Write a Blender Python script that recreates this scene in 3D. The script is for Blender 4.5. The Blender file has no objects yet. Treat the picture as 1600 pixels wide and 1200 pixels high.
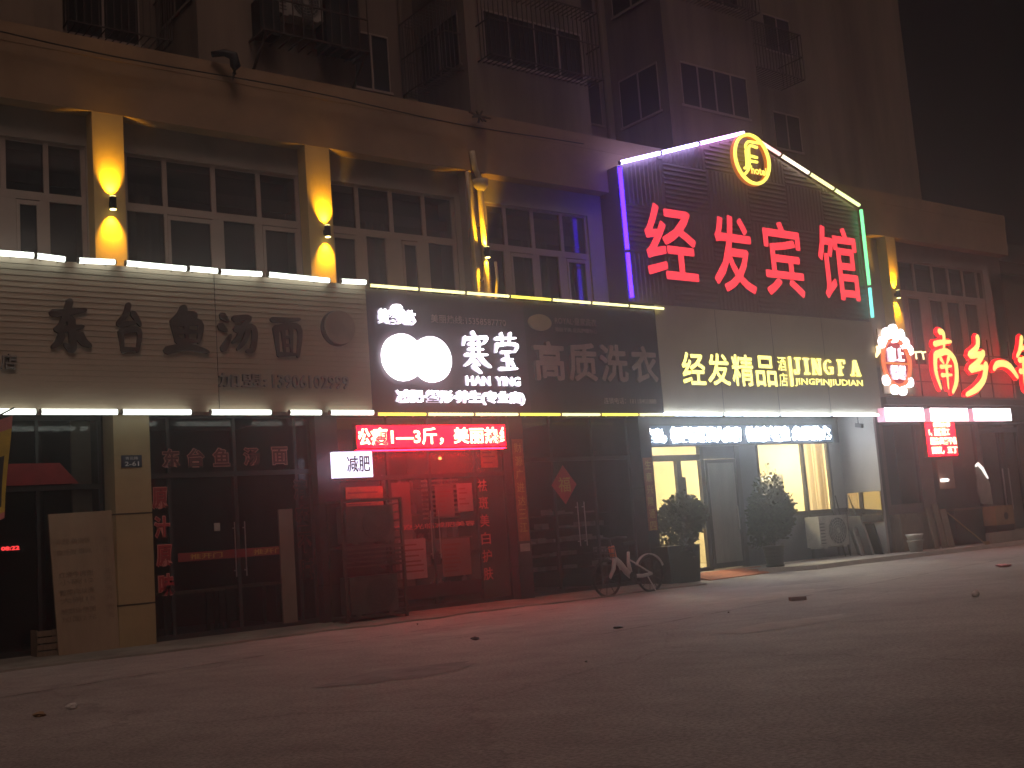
import bpy, bmesh, math, random
from mathutils import Vector, Matrix
random.seed(7)
S = bpy.context.scene
COL = S.collection
R = math.radians
# ------------------------------------------------------------------ camera
cam = bpy.data.cameras.new('camera')
cam.sensor_width = 36.0
cam.lens = 1800 / 1600 * 36.0
cam.clip_end = 2000
co = bpy.data.objects.new('camera', cam)
COL.objects.link(co)
_r = Matrix(((0.79745961, -0.01742349, -0.60312071), (-0.59879411, -0.14575691, -0.78752812), (-0.07418752, 0.989167, -0.12666833)))
co.matrix_world = Matrix.Translation((0, -17.9505, 1.35)) @ _r.to_4x4()
S.camera = co
# ------------------------------------------------------------------ world, street glow, exposure
W = bpy.data.worlds.new('World')
S.world = W
W.use_nodes = True
wn = W.node_tree.nodes
wl = W.node_tree.links
bgn = wn['Background']
sky = wn.new('ShaderNodeTexSky')
sky.sky_type = 'NISHITA'
sky.sun_disc = False
sky.sun_elevation = R(54)
sky.sun_rotation = R(200)
tint = wn.new('ShaderNodeMix')
tint.data_type = 'RGBA'
tint.inputs[0].default_value = 0.97
tint.inputs[7].default_value = (1.0, 0.70, 0.66, 1)
wl.new(sky.outputs[0], tint.inputs[6])
wl.new(tint.outputs[2], bgn.inputs[0])
SKY_STRENGTH = 0.0032
bgn.inputs[1].default_value = SKY_STRENGTH
sun = bpy.data.lights.new('street_glow', 'SUN')
sun.energy = 0.50
sun.angle = R(25)
sun.color = (1.0, 0.68, 0.56)
so = bpy.data.objects.new('street_glow', sun)
COL.objects.link(so)
so.rotation_euler = (R(36), 0, R(-22))
S.view_settings.view_transform = 'Standard'
S.view_settings.look = 'None'
S.view_settings.exposure = 0.22
S.view_settings.gamma = 1.0
S.render.engine = 'CYCLES'
S.cycles.use_denoising = True
S.cycles.max_bounces = 5
S.cycles.diffuse_bounces = 2
S.cycles.glossy_bounces = 3
S.cycles.transparent_max_bounces = 8
S.cycles.volume_bounces = 0
S.cycles.sample_clamp_indirect = 3.0
S.cycles.use_light_tree = True
HAZE = 0.009

# ------------------------------------------------------------------ materials
def mat(name, col, rough=0.7, var=0.0, scale=3.0, bump=0.0, metal=0.0, emit=None, es=1.0, spec=0.5, alpha=1.0, stretch=(1, 1, 1), col2=None):
    m = bpy.data.materials.new(name)
    m.use_nodes = True
    n = m.node_tree.nodes
    l = m.node_tree.links
    p = n['Principled BSDF']
    p.inputs['Base Color'].default_value = (*col, 1)
    p.inputs['Roughness'].default_value = rough
    p.inputs['Metallic'].default_value = metal
    p.inputs['Specular IOR Level'].default_value = spec
    p.inputs['Alpha'].default_value = alpha
    if emit:
        p.inputs['Emission Color'].default_value = (*emit, 1)
        p.inputs['Emission Strength'].default_value = es
    if var or bump:
        tc = n.new('ShaderNodeTexCoord')
        mp = n.new('ShaderNodeMapping')
        mp.inputs['Scale'].default_value = stretch
        l.new(tc.outputs['Object'], mp.inputs[0])
        a = n.new('ShaderNodeTexNoise')
        a.inputs['Scale'].default_value = scale
        a.inputs['Detail'].default_value = 8
        a.inputs['Roughness'].default_value = 0.62
        l.new(mp.outputs[0], a.inputs[0])
        rp = n.new('ShaderNodeValToRGB')
        rp.color_ramp.elements[0].position = 0.3
        rp.color_ramp.elements[1].position = 0.72
        c2 = col2 or tuple(max(0, c * (1 - var)) for c in col)
        rp.color_ramp.elements[0].color = (*c2, 1)
        rp.color_ramp.elements[1].color = (*[min(1, c * (1 + var * 0.5)) for c in col], 1)
        l.new(a.outputs[0], rp.inputs[0])
        l.new(rp.outputs[0], p.inputs['Base Color'])
        if bump:
            b = n.new('ShaderNodeBump')
            b.inputs['Strength'].default_value = bump
            b.inputs['Distance'].default_value = 0.02
            a2 = n.new('ShaderNodeTexNoise')
            a2.inputs['Scale'].default_value = scale * 9
            a2.inputs['Detail'].default_value = 6
            l.new(mp.outputs[0], a2.inputs[0])
            l.new(a2.outputs[0], b.inputs['Height'])
            l.new(b.outputs[0], p.inputs['Normal'])
    return m

def em(name, col, s, sampled=True):
    m = mat(name, tuple(c * .5 for c in col), 0.5, emit=col, es=s)
    if not sampled:
        m.cycles.emission_sampling = 'NONE'
    return m

def glass(name, col, clear, rough=0.06):
    m = bpy.data.materials.new(name)
    m.use_nodes = True
    n = m.node_tree.nodes
    l = m.node_tree.links
    p = n['Principled BSDF']
    p.inputs['Base Color'].default_value = (*col, 1)
    p.inputs['Roughness'].default_value = rough
    p.inputs['Specular IOR Level'].default_value = 0.6
    t = n.new('ShaderNodeBsdfTransparent')
    t.inputs[0].default_value = (0.85, 0.87, 0.86, 1)
    mx = n.new('ShaderNodeMixShader')
    mx.inputs[0].default_value = 1 - clear
    l.new(t.outputs[0], mx.inputs[1])
    l.new(p.outputs[0], mx.inputs[2])
    l.new(mx.outputs[0], n['Material Output'].inputs[0])
    return m

M = {}
M['plaster'] = mat('ochre_plaster', (.34, .225, .135), .85, .30, .8, .25)
M['plaster_grey'] = mat('grey_plaster', (.36, .31, .27), .85, .3, .9, .2)
M['pier'] = mat('pier_paint', (.58, .42, .20), .8, .16, 1.8, .2, stretch=(1, 1, .4))
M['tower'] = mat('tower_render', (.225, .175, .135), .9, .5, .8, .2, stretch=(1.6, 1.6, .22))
M['tower_dim'] = mat('tower_render_shaded', (.175, .13, .10), .9, .45, .8, .2, stretch=(1.4, 1.4, .25))  # darker copy of the tower render, recess shade put into its colour
M['frame'] = mat('window_frame_pvc', (.36, .28, .245), .5, .15, 2)
M['frame_dark'] = mat('dark_aluminium', (.05, .045, .045), .4, .2, 3)
M['pane'] = mat('dark_pane', (.020, .019, .024), .10, .75, .9, 0, spec=.5, stretch=(.6, 1, 2.2), col2=(.045, .036, .034))
M['pane_grey'] = mat('curtained_pane', (.05, .05, .055), .15, .3, 1.2, 0)
M['shopglass'] = glass('shop_glass', (.012, .012, .014), .62, .05)
M['glowglass'] = glass('glow_shop_glass', (.32, .24, .22), .50, .2)  # pane paled so that it shows the added red glow
M['upglass'] = glass('upper_window_glass', (.06, .052, .062), .32, .06)
M['clearglass'] = glass('entrance_glass', (.02, .02, .02), .90, .03)
M['tile'] = mat('buff_wall_tile', (.38, .28, .15), .45, .14, 2.2, .05)
M['joint'] = mat('tile_joint', (.05, .04, .03), .9)
M['cream'] = mat('cream_siding', (.45, .36, .27), .5, .16, 1.2, .04, stretch=(.5, 1, 2))
M['brush'] = mat('brown_letter', (.085, .055, .045), .5, .3, 5)
M['tan'] = mat('tan_disc', (.36, .27, .21), .55, .25, 3)
M['silver'] = mat('grey_letter', (.30, .26, .23), .45, .2, 8)
M['letter_side'] = mat('dark_letter_return', (.06, .05, .055), .5)
M['board'] = mat('plum_board', (.085, .065, .090), .35, .25, 1.0)
M['navy'] = mat('navy_board', (.05, .044, .058), .35, .25, 1.0)
M['pinkish'] = mat('unlit_letter', (.46, .33, .32), .5, .25, 4)
M['pinkdim'] = mat('faded_letter', (.28, .20, .20), .5, .2, 4)
M['taupe'] = mat('taupe_fascia', (.50, .44, .34), .5, .14, .7, .05)
M['steel'] = mat('ribbed_steel', (.22, .165, .165), .45, .16, 1.2)
M['dark'] = mat('near_black', (.015, .013, .014), .6, .3, 3)
M['interior'] = mat('dim_interior', (.07, .055, .055), .9, .5, 1.2)
M['metal'] = mat('brushed_metal', (.55, .52, .50), .28, .1, 6, metal=.9)
M['rust'] = mat('rusty_iron', (.075, .05, .042), .7, .4, 6)
M['drain'] = mat('drainpipe_paint', (.62, .52, .34), .5, .25, 4, .1)
M['white'] = mat('offwhite_plastic', (.62, .60, .56), .5, .14, 4, .05)
M['dirtywhite'] = mat('dirty_plastic', (.34, .32, .29), .6, .35, 4, .1)
M['acgrille'] = mat('condenser_grille', (.05, .05, .05), .5)
M['road'] = None
M['redpaint'] = mat('red_vinyl', (.42, .035, .04), .6, .25, 4)
M['redout'] = mat('red_outline_vinyl', (.55, .13, .11), .6, .2, 6)
M['reddeep'] = mat('deep_red_vinyl', (.16, .02, .02), .6, .2, 6)
M['pinkoutline'] = mat('pink_outline_vinyl', (.62, .24, .20), .6, .2, 6)
M['cardboard'] = mat('cardboard', (.34, .21, .11), .85, .25, 4, .1)
M['ply'] = mat('weathered_board', (.32, .23, .155), .8, .18, 1.6, .08, stretch=(3, 3, .6))
M['greyboard'] = mat('grey_board', (.20, .19, .18), .8, .3, 2, .1)
M['wood'] = mat('weathered_wood', (.24, .17, .115), .8, .4, 5, .2, stretch=(6, 6, .5))
M['concrete'] = mat('concrete_edge', (.36, .32, .28), .9, .3, 1.6, .3)
M['redtile'] = mat('red_mat', (.42, .13, .06), .8, .35, 7, .2)
M['leaf'] = mat('shrub_leaf', (.022, .036, .016), .8, .5, 9, spec=.1)
M['leaf2'] = mat('shrub_leaf_pale', (.04, .06, .025), .8, .4, 9, spec=.1)
M['stem'] = mat('stem', (.07, .05, .035), .8)
M['pot'] = mat('black_pot', (.03, .028, .028), .5, .3, 4)
M['bikepaint'] = mat('pale_bike_paint', (.52, .47, .46), .4, .1, 6)
M['orange'] = mat('orange_plastic', (.55, .16, .05), .5)
M['rubber'] = mat('rubber', (.018, .018, .018), .8)
M['yellowcloth'] = mat('yellow_cloth', (.62, .47, .06), .85, .2, 6)
M['pinkcloth'] = mat('pink_cloth', (.62, .22, .20), .85, .2, 6)
M['blackcloth'] = mat('black_cloth', (.03, .026, .03), .85, .4, 8)
M['plate'] = mat('blue_plate', (.035, .05, .08), .35)
M['plate_txt'] = mat('plate_white', (.6, .6, .62), .4)
M['fade'] = mat('faded_print', (.22, .155, .105), .8)
M['lobby'] = mat('lobby_wall', (.72, .60, .36), .8, .1, 1)
M['lobbyfloor'] = mat('lobby_floor', (.5, .42, .3), .3, .15, 2)
M['mirror'] = mat('mirror', (.85, .8, .66), .04, metal=1.0)
M['curtain'] = mat('curtain', (.42, .38, .32), .9, .3, 3, stretch=(8, 1, .3))
M['frost'] = mat('frosted_door', (.25, .235, .21), .35, .35, 1.3, 0, stretch=(2, 1, .5))
M['brown'] = mat('brown_column', (.17, .10, .085), .7, .25, 2, .1)
M['darkbrown'] = mat('dark_brown_beam', (.055, .035, .038), .5, .3, 2)
M['poster'] = mat('couplet_paper', (.36, .12, .05), .8, .4, 9)
M['gold'] = mat('gold_print', (.5, .33, .08), .5)
M['brickdebris'] = mat('brick', (.16, .06, .04), .9, .3, 10)
M['paper'] = mat('litter_paper', (.62, .58, .55), .9, .1, 8)
M['pinkpaper'] = mat('pink_litter', (.8, .30, .32), .9)
M['farwall'] = mat('far_wall', (.10, .065, .055), .9, .2, .3)
_c = M['curtain'].node_tree; _n = _c.nodes; _t = _n.new('ShaderNodeBsdfTranslucent'); _t.inputs[0].default_value = (.75, .62, .40, 1)
_x = _n.new('ShaderNodeMixShader'); _x.inputs[0].default_value = .6
_c.links.new(_n['Principled BSDF'].outputs[0], _x.inputs[1]); _c.links.new(_t.outputs[0], _x.inputs[2]); _c.links.new(_x.outputs[0], _n['Material Output'].inputs[0])
def mottle(m, lo, hi, sc, st):
    t = m.node_tree; n = t.nodes
    tc = n.new('ShaderNodeTexCoord'); mp = n.new('ShaderNodeMapping'); mp.inputs['Scale'].default_value = st
    a = n.new('ShaderNodeTexNoise'); a.inputs['Scale'].default_value = sc; a.inputs['Detail'].default_value = 6
    rp = n.new('ShaderNodeValToRGB'); rp.color_ramp.elements[0].position = .34; rp.color_ramp.elements[1].position = .70
    rp.color_ramp.elements[0].color = (*lo, 1); rp.color_ramp.elements[1].color = (*hi, 1)
    t.links.new(tc.outputs['Object'], mp.inputs[0]); t.links.new(mp.outputs[0], a.inputs[0]); t.links.new(a.outputs[0], rp.inputs[0])
    t.links.new(rp.outputs[0], n['Principled BSDF'].inputs['Base Color'])
mottle(M['glowglass'], (.05, .04, .04), (.30, .24, .22), 1.6, (1, 1, .6))
mottle(M['upglass'], (.035, .03, .036), (.16, .135, .135), .9, (.35, 1, 2.4))  # stretched noise puts reflection bands into the pane colour
mottle(M['shopglass'], (.010, .010, .012), (.055, .048, .048), 1.5, (1, 1, .5))
# light-giving
M['led_white'] = em('led_white', (.92, 1.0, .88), 2.8)
M['led_yellow'] = em('led_yellow', (1.0, .82, .10), 1.75)
M['led_pale'] = em('led_pale_yellow', (1.0, .92, .38), 2.0)
M['led_cool'] = em('led_cool', (.75, .88, 1.0), 16)
M['led_violet'] = em('led_violet', (.055, .012, 1.0), 7.5)
M['led_lav'] = em('led_lavender', (.50, .42, 1.0), 12)
M['led_lav2'] = em('led_lilac', (.75, .40, 1.0), 8)
M['led_rose'] = em('led_rose', (1.0, .52, .50), 2.2)
M['led_peach'] = em('led_peach', (1.0, .85, .62), 2.6)
M['led_lime'] = em('led_lime', (.85, 1.0, .38), 2.2)
M['led_green'] = em('led_green', (.20, 1.0, .35), 1.9)
M['led_cyan'] = em('led_cyan', (.20, .95, .80), 1.7)
M['red_face'] = em('red_letter_face', (1.0, .052, .072), 1.3)
M['red_side'] = em('red_letter_side', (1.0, .02, .035), .7, False)
M['white_face'] = em('white_letter_face', (1.0, .94, 1.0), 4.5)
M['white_side'] = em('white_letter_side', (.85, .78, .95), 1.0, False)
M['yel_face'] = em('yellow_letter_face', (1.0, .86, .20), 2.3)
M['yel_side'] = em('yellow_letter_side', (.75, .50, .05), .8, False)
M['neon'] = em('neon_yellow', (1.0, .85, .13), 1.6)
M['neon_back'] = em('neon_orange', (.75, .20, .03), .55, False)
M['dot_red'] = em('red_matrix_ground', (1.0, .002, .012), 8.0)
M['dot_hot'] = em('red_matrix_text', (1.0, .50, .25), 9.0)
M['dot_cool'] = em('cool_matrix_text', (.80, .90, 1.0), 30.0)
M['dot_cool_bg'] = em('cool_matrix_ground', (.10, .14, .22), .35)
M['box_cool'] = em('cool_lightbox', (.80, .74, 1.0), 1.9)
M['box_pink'] = em('pink_white_lightbox', (1.0, .90, .95), 6)
M['box_side'] = em('lightbox_side', (.95, .45, .60), .7, False)
M['name_face'] = em('gold_letter_face', (1.0, .78, .22), 1.4)
M['name_side'] = em('red_letter_halo', (1.0, .004, .014), 1.8)
M['bulb'] = em('bulb_warm', (1.0, .78, .25), 6.0, False)
M['lobbylamp'] = em('lobby_lamp', (1.0, .87, .54), 210.0)
M['amber'] = em('amber_pilot', (1.0, .35, .08), 3.0)
M['clockred'] = em('clock_digit', (1.0, .05, .05), 1.6)
M['farlit'] = em('far_window', (.9, .88, .8), .55, False)
M['ovallamp'] = em('oval_lamp', (1.0, .85, .8), 2.2)
M['lampgold'] = em('gold_spot', (1.0, .75, .35), 2.5)

def road_mat():
    m = bpy.data.materials.new('worn_concrete_road')
    m.use_nodes = True
    n = m.node_tree.nodes
    l = m.node_tree.links
    p = n['Principled BSDF']
    p.inputs['Roughness'].default_value = .82
    tc = n.new('ShaderNodeTexCoord')
    def noise(sc, det, st=(1, 1, 1)):
        mp = n.new('ShaderNodeMapping'); mp.inputs['Scale'].default_value = st
        l.new(tc.outputs['Object'], mp.inputs[0])
        a = n.new('ShaderNodeTexNoise'); a.inputs['Scale'].default_value = sc; a.inputs['Detail'].default_value = det
        a.inputs['Roughness'].default_value = .65
        l.new(mp.outputs[0], a.inputs[0]); return a
    def ramp(src, p0, p1, c0, c1):
        r = n.new('ShaderNodeValToRGB'); r.color_ramp.elements[0].position = p0; r.color_ramp.elements[1].position = p1
        r.color_ramp.elements[0].color = (*c0, 1); r.color_ramp.elements[1].color = (*c1, 1)
        l.new(src, r.inputs[0]); return r
    def mul(a, b, f=1.0):
        x = n.new('ShaderNodeMix'); x.data_type = 'RGBA'; x.blend_type = 'MULTIPLY'; x.inputs[0].default_value = f
        l.new(a, x.inputs[6]); l.new(b, x.inputs[7]); return x.outputs[2]
    big = ramp(noise(.33, 6, (1, 1, 1)).outputs[0], .32, .68, (.265, .232, .215), (.40, .365, .34))
    mid = ramp(noise(2.6, 10, (1, 1, 1)).outputs[0], .30, .62, (.80, .79, .79), (1.04, 1.04, 1.04))
    fine = ramp(noise(30, 4).outputs[0], .36, .60, (.50, .49, .48), (1.10, 1.10, 1.10))
    c = mul(mul(big.outputs[0], mid.outputs[0]), fine.outputs[0], .8)
    v = n.new('ShaderNodeTexVoronoi'); v.feature = 'DISTANCE_TO_EDGE'; v.inputs['Scale'].default_value = .16
    wob = noise(1.3, 5)
    ad = n.new('ShaderNodeMixRGB'); ad.blend_type = 'ADD'; ad.inputs[0].default_value = 1.6
    l.new(tc.outputs['Object'], ad.inputs[1]); l.new(wob.outputs[1], ad.inputs[2])
    l.new(ad.outputs[0], v.inputs[0])
    cr = ramp(v.outputs[0], .0, .006, (.35, .32, .32), (1, 1, 1))
    c = mul(c, cr.outputs[0], .4)
    l.new(c, p.inputs['Base Color'])
    b = n.new('ShaderNodeBump'); b.inputs['Strength'].default_value = .22; b.inputs['Distance'].default_value = .02
    l.new(noise(22, 8).outputs[0], b.inputs['Height']); l.new(b.outputs[0], p.inputs['Normal'])
    return m
M['road'] = road_mat()

# ------------------------------------------------------------------ mesh helpers
class MB:
    def __init__(s):
        s.v = []; s.f = []; s.mi = []
    def face(s, pts, mi=0):
        k = len(s.v); s.v += [tuple(p) for p in pts]; s.f.append(tuple(range(k, k + len(pts)))); s.mi.append(mi)
    def hexa(s, c, mi=0):
        k = len(s.v); s.v += [tuple(p) for p in c]
        for q in ((0, 3, 2, 1), (4, 5, 6, 7), (0, 1, 5, 4), (1, 2, 6, 5), (2, 3, 7, 6), (3, 0, 4, 7)):
            s.f.append(tuple(k + i for i in q)); s.mi.append(mi)
        return s
    def box(s, x0, x1, y0, y1, z0, z1, mi=0):
        return s.hexa([(x0, y0, z0), (x1, y0, z0), (x1, y1, z0), (x0, y1, z0), (x0, y0, z1), (x1, y0, z1), (x1, y1, z1), (x0, y1, z1)], mi)
    def obox(s, c, ax, ay, az, mi=0):
        c = Vector(c); ax = Vector(ax); ay = Vector(ay); az = Vector(az)
        P = [c + sx * ax + sy * ay + sz * az for sz in (-1, 1) for sx, sy in ((-1, -1), (1, -1), (1, 1), (-1, 1))]
        return s.hexa(P, mi)
    def bar(s, a, b, w, mi=0, w2=None):
        a = Vector(a); b = Vector(b); d = (b - a); L = d.length
        if L < 1e-6: return s
        d.normalize(); up = Vector((0, 0, 1)) if abs(d.z) < .9 else Vector((0, 1, 0))
        x = d.cross(up).normalized(); y = x.cross(d)
        return s.obox((a + b) / 2, x * w / 2, y * (w2 or w) / 2, d * L / 2, mi)
    def tube(s, pts, r, n=8, mi=0, cap=True, closed=False):
        pts = [Vector(p) for p in pts]; N = len(pts); k0 = len(s.v)
        rs = r if isinstance(r, (list, tuple)) else [r] * N
        ref = None
        for i, p in enumerate(pts):
            if closed: d = pts[(i + 1) % N] - pts[i - 1]
            else: d = pts[min(i + 1, N - 1)] - pts[max(i - 1, 0)]
            d.normalize()
            if ref is None: ref = Vector((0, 0, 1)) if abs(d.z) < .9 else Vector((0, 1, 0))
            x = d.cross(ref)
            if x.length < 1e-5: x = d.orthogonal()
            x.normalize(); y = x.cross(d)
            for j in range(n):
                a = 2 * math.pi * j / n
                s.v.append(tuple(p + (x * math.cos(a) + y * math.sin(a)) * rs[i]))
        for i in range(N if closed else N - 1):
            i2 = (i + 1) % N
            for j in range(n):
                j2 = (j + 1) % n
                s.f.append((k0 + i * n + j, k0 + i * n + j2, k0 + i2 * n + j2, k0 + i2 * n + j)); s.mi.append(mi)
        if cap and not closed:
            s.f.append(tuple(k0 + j for j in range(n))[::-1]); s.mi.append(mi)
            s.f.append(tuple(k0 + (N - 1) * n + j for j in range(n))); s.mi.append(mi)
        return s
    def lathe(s, prof, c=(0, 0, 0), n=20, mi=0):
        k0 = len(s.v)
        for r, z in prof:
            for j in range(n):
                a = 2 * math.pi * j / n
                s.v.append((c[0] + r * math.cos(a), c[1] + r * math.sin(a), c[2] + z))
        for i in range(len(prof) - 1):
            for j in range(n):
                j2 = (j + 1) % n
                s.f.append((k0 + i * n + j, k0 + i * n + j2, k0 + (i + 1) * n + j2, k0 + (i + 1) * n + j)); s.mi.append(mi)
        s.f.append(tuple(k0 + j for j in range(n))[::-1]); s.mi.append(mi)
        s.f.append(tuple(k0 + (len(prof) - 1) * n + j for j in range(n))); s.mi.append(mi)
        return s
    def prism(s, pts, y0, y1, mi=0, side=None):
        """outline (x,z) extruded from front y0 to back y1"""
        side = mi if side is None else side
        k = len(s.v); n = len(pts)
        s.v += [(x, y0, z) for x, z in pts] + [(x, y1, z) for x, z in pts]
        s.f.append(tuple(range(k, k + n))); s.mi.append(mi)
        s.f.append(tuple(range(k + n, k + 2 * n))[::-1]); s.mi.append(side)
        for i in range(n):
            j = (i + 1) % n
            s.f.append((k + i, k + n + i, k + n + j, k + j)); s.mi.append(side)
        return s
    def build(s, name, mats, parent=None, smooth=False, loc=None, recalc=True):
        mats = mats if isinstance(mats, (list, tuple)) else [mats]
        off = Vector(loc) if loc else (Vector(parent_loc(parent)) if parent else Vector((0, 0, 0)))
        me = bpy.data.meshes.new(name)
        me.from_pydata([tuple(Vector(p) - off) for p in s.v], [], s.f)
        for m in mats: me.materials.append(m)
        for p, i in zip(me.polygons, s.mi): p.material_index = i
        if recalc:
            bm = bmesh.new(); bm.from_mesh(me)
            bmesh.ops.recalc_face_normals(bm, faces=bm.faces[:]); bm.to_mesh(me); bm.free()
        if smooth:
            for p in me.polygons: p.use_smooth = True
        o = bpy.data.objects.new(name, me)
        COL.objects.link(o)
        if parent: o.parent = parent
        if loc: o.location = loc
        return o

def parent_loc(o):
    v = Vector((0, 0, 0))
    while o is not None:
        v = v + Vector(o.location); o = o.parent
    return v
def thing(name, label, cat, loc=(0, 0, 0), group=None):
    o = bpy.data.objects.new(name, None)
    COL.objects.link(o); o.location = loc; o.empty_display_size = .1
    o['label'] = label; o['category'] = cat
    if group: o['group'] = group
    return o
def tag(o, label, cat, group=None):
    o['label'] = label; o['category'] = cat
    if group: o['group'] = group
    return o
def struct(o):
    o['kind'] = 'structure'; return o
def boxp(name, m, parent, *b):
    return MB().box(*b).build(name, m, parent)
ORD = ['first', 'second', 'third', 'fourth', 'fifth', 'sixth', 'seventh', 'eighth', 'ninth', 'tenth', 'eleventh', 'twelfth']

def text(body, x0, x1, z0, z1, y, depth, face, side, parent, name='lettering', bold=0.0, clip=None, fat=0.0):
    """lettering standing on a vertical plane, front face at y, depth backwards"""
    c = bpy.data.curves.new('tmp', 'FONT')
    c.body = body; c.size = 1.0; c.offset = bold; c.extrude = .5; c.resolution_u = 2
    t = bpy.data.objects.new('tmp', c); COL.objects.link(t)
    dg = bpy.context.evaluated_depsgraph_get(); dg.update()
    me = bpy.data.meshes.new_from_object(t.evaluated_get(dg))
    bpy.data.objects.remove(t); bpy.data.curves.remove(c)
    xs = [v.co.x for v in me.vertices]; ys = [v.co.y for v in me.vertices]
    ax, bx, ay, by = min(xs), max(xs), min(ys), max(ys)
    off = parent_loc(parent) if parent else Vector((0, 0, 0))
    for v in me.vertices:
        q = v.co
        v.co = Vector((x0 + (q.x - ax) / max(bx - ax, 1e-6) * (x1 - x0), y + (.5 - q.z) * depth, z0 + (q.y - ay) / max(by - ay, 1e-6) * (z1 - z0))) - off
    me.materials.clear(); me.materials.append(face); me.materials.append(side)
    bm = bmesh.new(); bm.from_mesh(me)
    if clip:
        for cx, sgn in clip:
            bmesh.ops.bisect_plane(bm, geom=bm.verts[:] + bm.edges[:] + bm.faces[:], plane_co=Vector((cx, 0, 0)) - off, plane_no=(sgn, 0, 0), clear_outer=True)
    bm.normal_update()
    yf = y - off.y + depth * .04
    for f in bm.faces:
        f.material_index = 0 if all(v.co.y < yf for v in f.verts) else 1
    if fat:   # thicker strokes: shifted layers, each half a millimetre behind the last
        base = bm.verts[:] + bm.edges[:] + bm.faces[:]
        for i, (dx, dz) in enumerate(((1, 1), (-1, 1), (1, -1), (-1, -1), (1, 0), (-1, 0), (0, 1), (0, -1))):
            k_ = fat if i > 3 else fat * .75
            d = bmesh.ops.duplicate(bm, geom=base)
            bmesh.ops.translate(bm, verts=[e for e in d['geom'] if isinstance(e, bmesh.types.BMVert)], vec=(dx * k_, .0006 * (i + 1), dz * k_))
    bm.to_mesh(me); bm.free()
    me.name = name
    o = bpy.data.objects.new(name, me); COL.objects.link(o)
    if parent: o.parent = parent
    return o

def smoothpath(p, w, n=6):
    P = [Vector((a, b)) for a, b in p]; out = []; ow = []
    for i in range(len(P) - 1):
        p0 = P[max(i - 1, 0)]; p1 = P[i]; p2 = P[i + 1]; p3 = P[min(i + 2, len(P) - 1)]
        for k in range(n):
            t = k / n
            out.append(.5 * ((2 * p1) + (p2 - p0) * t + (2 * p0 - 5 * p1 + 4 * p2 - p3) * t * t + (3 * p1 - p0 - 3 * p2 + p3) * t ** 3) if len(P) > 2 else p1.lerp(p2, t))
            ow.append(w[i] * (1 - t) + w[i + 1] * t)
    out.append(P[-1]); ow.append(w[-1])
    return out, ow
def brush(strokes, x0, x1, z0, z1, y, depth, face, side, parent, name='character', k=1.0, halo=None):
    mb = MB()
    sc = min(x1 - x0, z1 - z0)
    for si, (p, w) in enumerate(strokes):
        if not isinstance(w, (list, tuple)): w = [w * 1.15] + [w] * max(0, len(p) - 2) + [w * .55]
        P, Wd = smoothpath(p, w)
        Q = [Vector((x0 + a.x * (x1 - x0), z0 + a.y * (z1 - z0))) for a in P]
        for grow, yo, f_, s_ in (((0.0, 0.0, 0, 1),) if not halo else ((0.0, 0.0, 0, 1), (halo, depth * .55, 1, 1))):
            L = []; Rr = []
            for i in range(len(Q)):
                d = Q[min(i + 1, len(Q) - 1)] - Q[max(i - 1, 0)]
                if d.length < 1e-6: d = Vector((1, 0))
                d.normalize(); nrm = Vector((-d.y, d.x)); h = Wd[i] * sc * k / 2 + grow
                L.append(Q[i] + nrm * h); Rr.append(Q[i] - nrm * h)
            d0 = (Q[0] - Q[1]).normalized(); d1 = (Q[-1] - Q[-2]).normalized()
            h0 = Wd[0] * sc * k / 2 + grow; h1 = Wd[-1] * sc * k / 2 + grow
            n0 = (L[0] - Q[0]).normalized(); n1 = (L[-1] - Q[-1]).normalized()
            yy = y + yo - .0015 * si
            # strip of quads so sharp turns cannot fold the outline
            chain = [(Q[0] + d0 * h0 * .8 + n0 * h0 * .35, Q[0] + d0 * h0 * .8 - n0 * h0 * .35)] + list(zip(L, Rr)) + [(Q[-1] + d1 * h1 * .9 + n1 * h1 * .3, Q[-1] + d1 * h1 * .9 - n1 * h1 * .3)]
            kk = len(mb.v); dd = depth * (.45 if grow else 1)
            for a, b in chain:
                mb.v += [(a.x, yy, a.y), (b.x, yy, b.y), (b.x, yy + dd, b.y), (a.x, yy + dd, a.y)]
            for i in range(len(chain) - 1):
                A = kk + i * 4; B = A + 4
                mb.f.append((A, A + 1, B + 1, B)); mb.mi.append(f_)
                mb.f.append((A + 1, A + 2, B + 2, B + 1)); mb.mi.append(s_)
                mb.f.append((A + 2, A + 3, B + 3, B + 2)); mb.mi.append(s_)
                mb.f.append((A + 3, A, B, B + 3)); mb.mi.append(s_)
            mb.f.append((kk, kk + 3, kk + 2, kk + 1)); mb.mi.append(s_)
            e = kk + (len(chain) - 1) * 4
            mb.f.append((e, e + 1, e + 2, e + 3)); mb.mi.append(s_)
    return mb.build(name, [face, side], parent, recalc=False)

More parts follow.
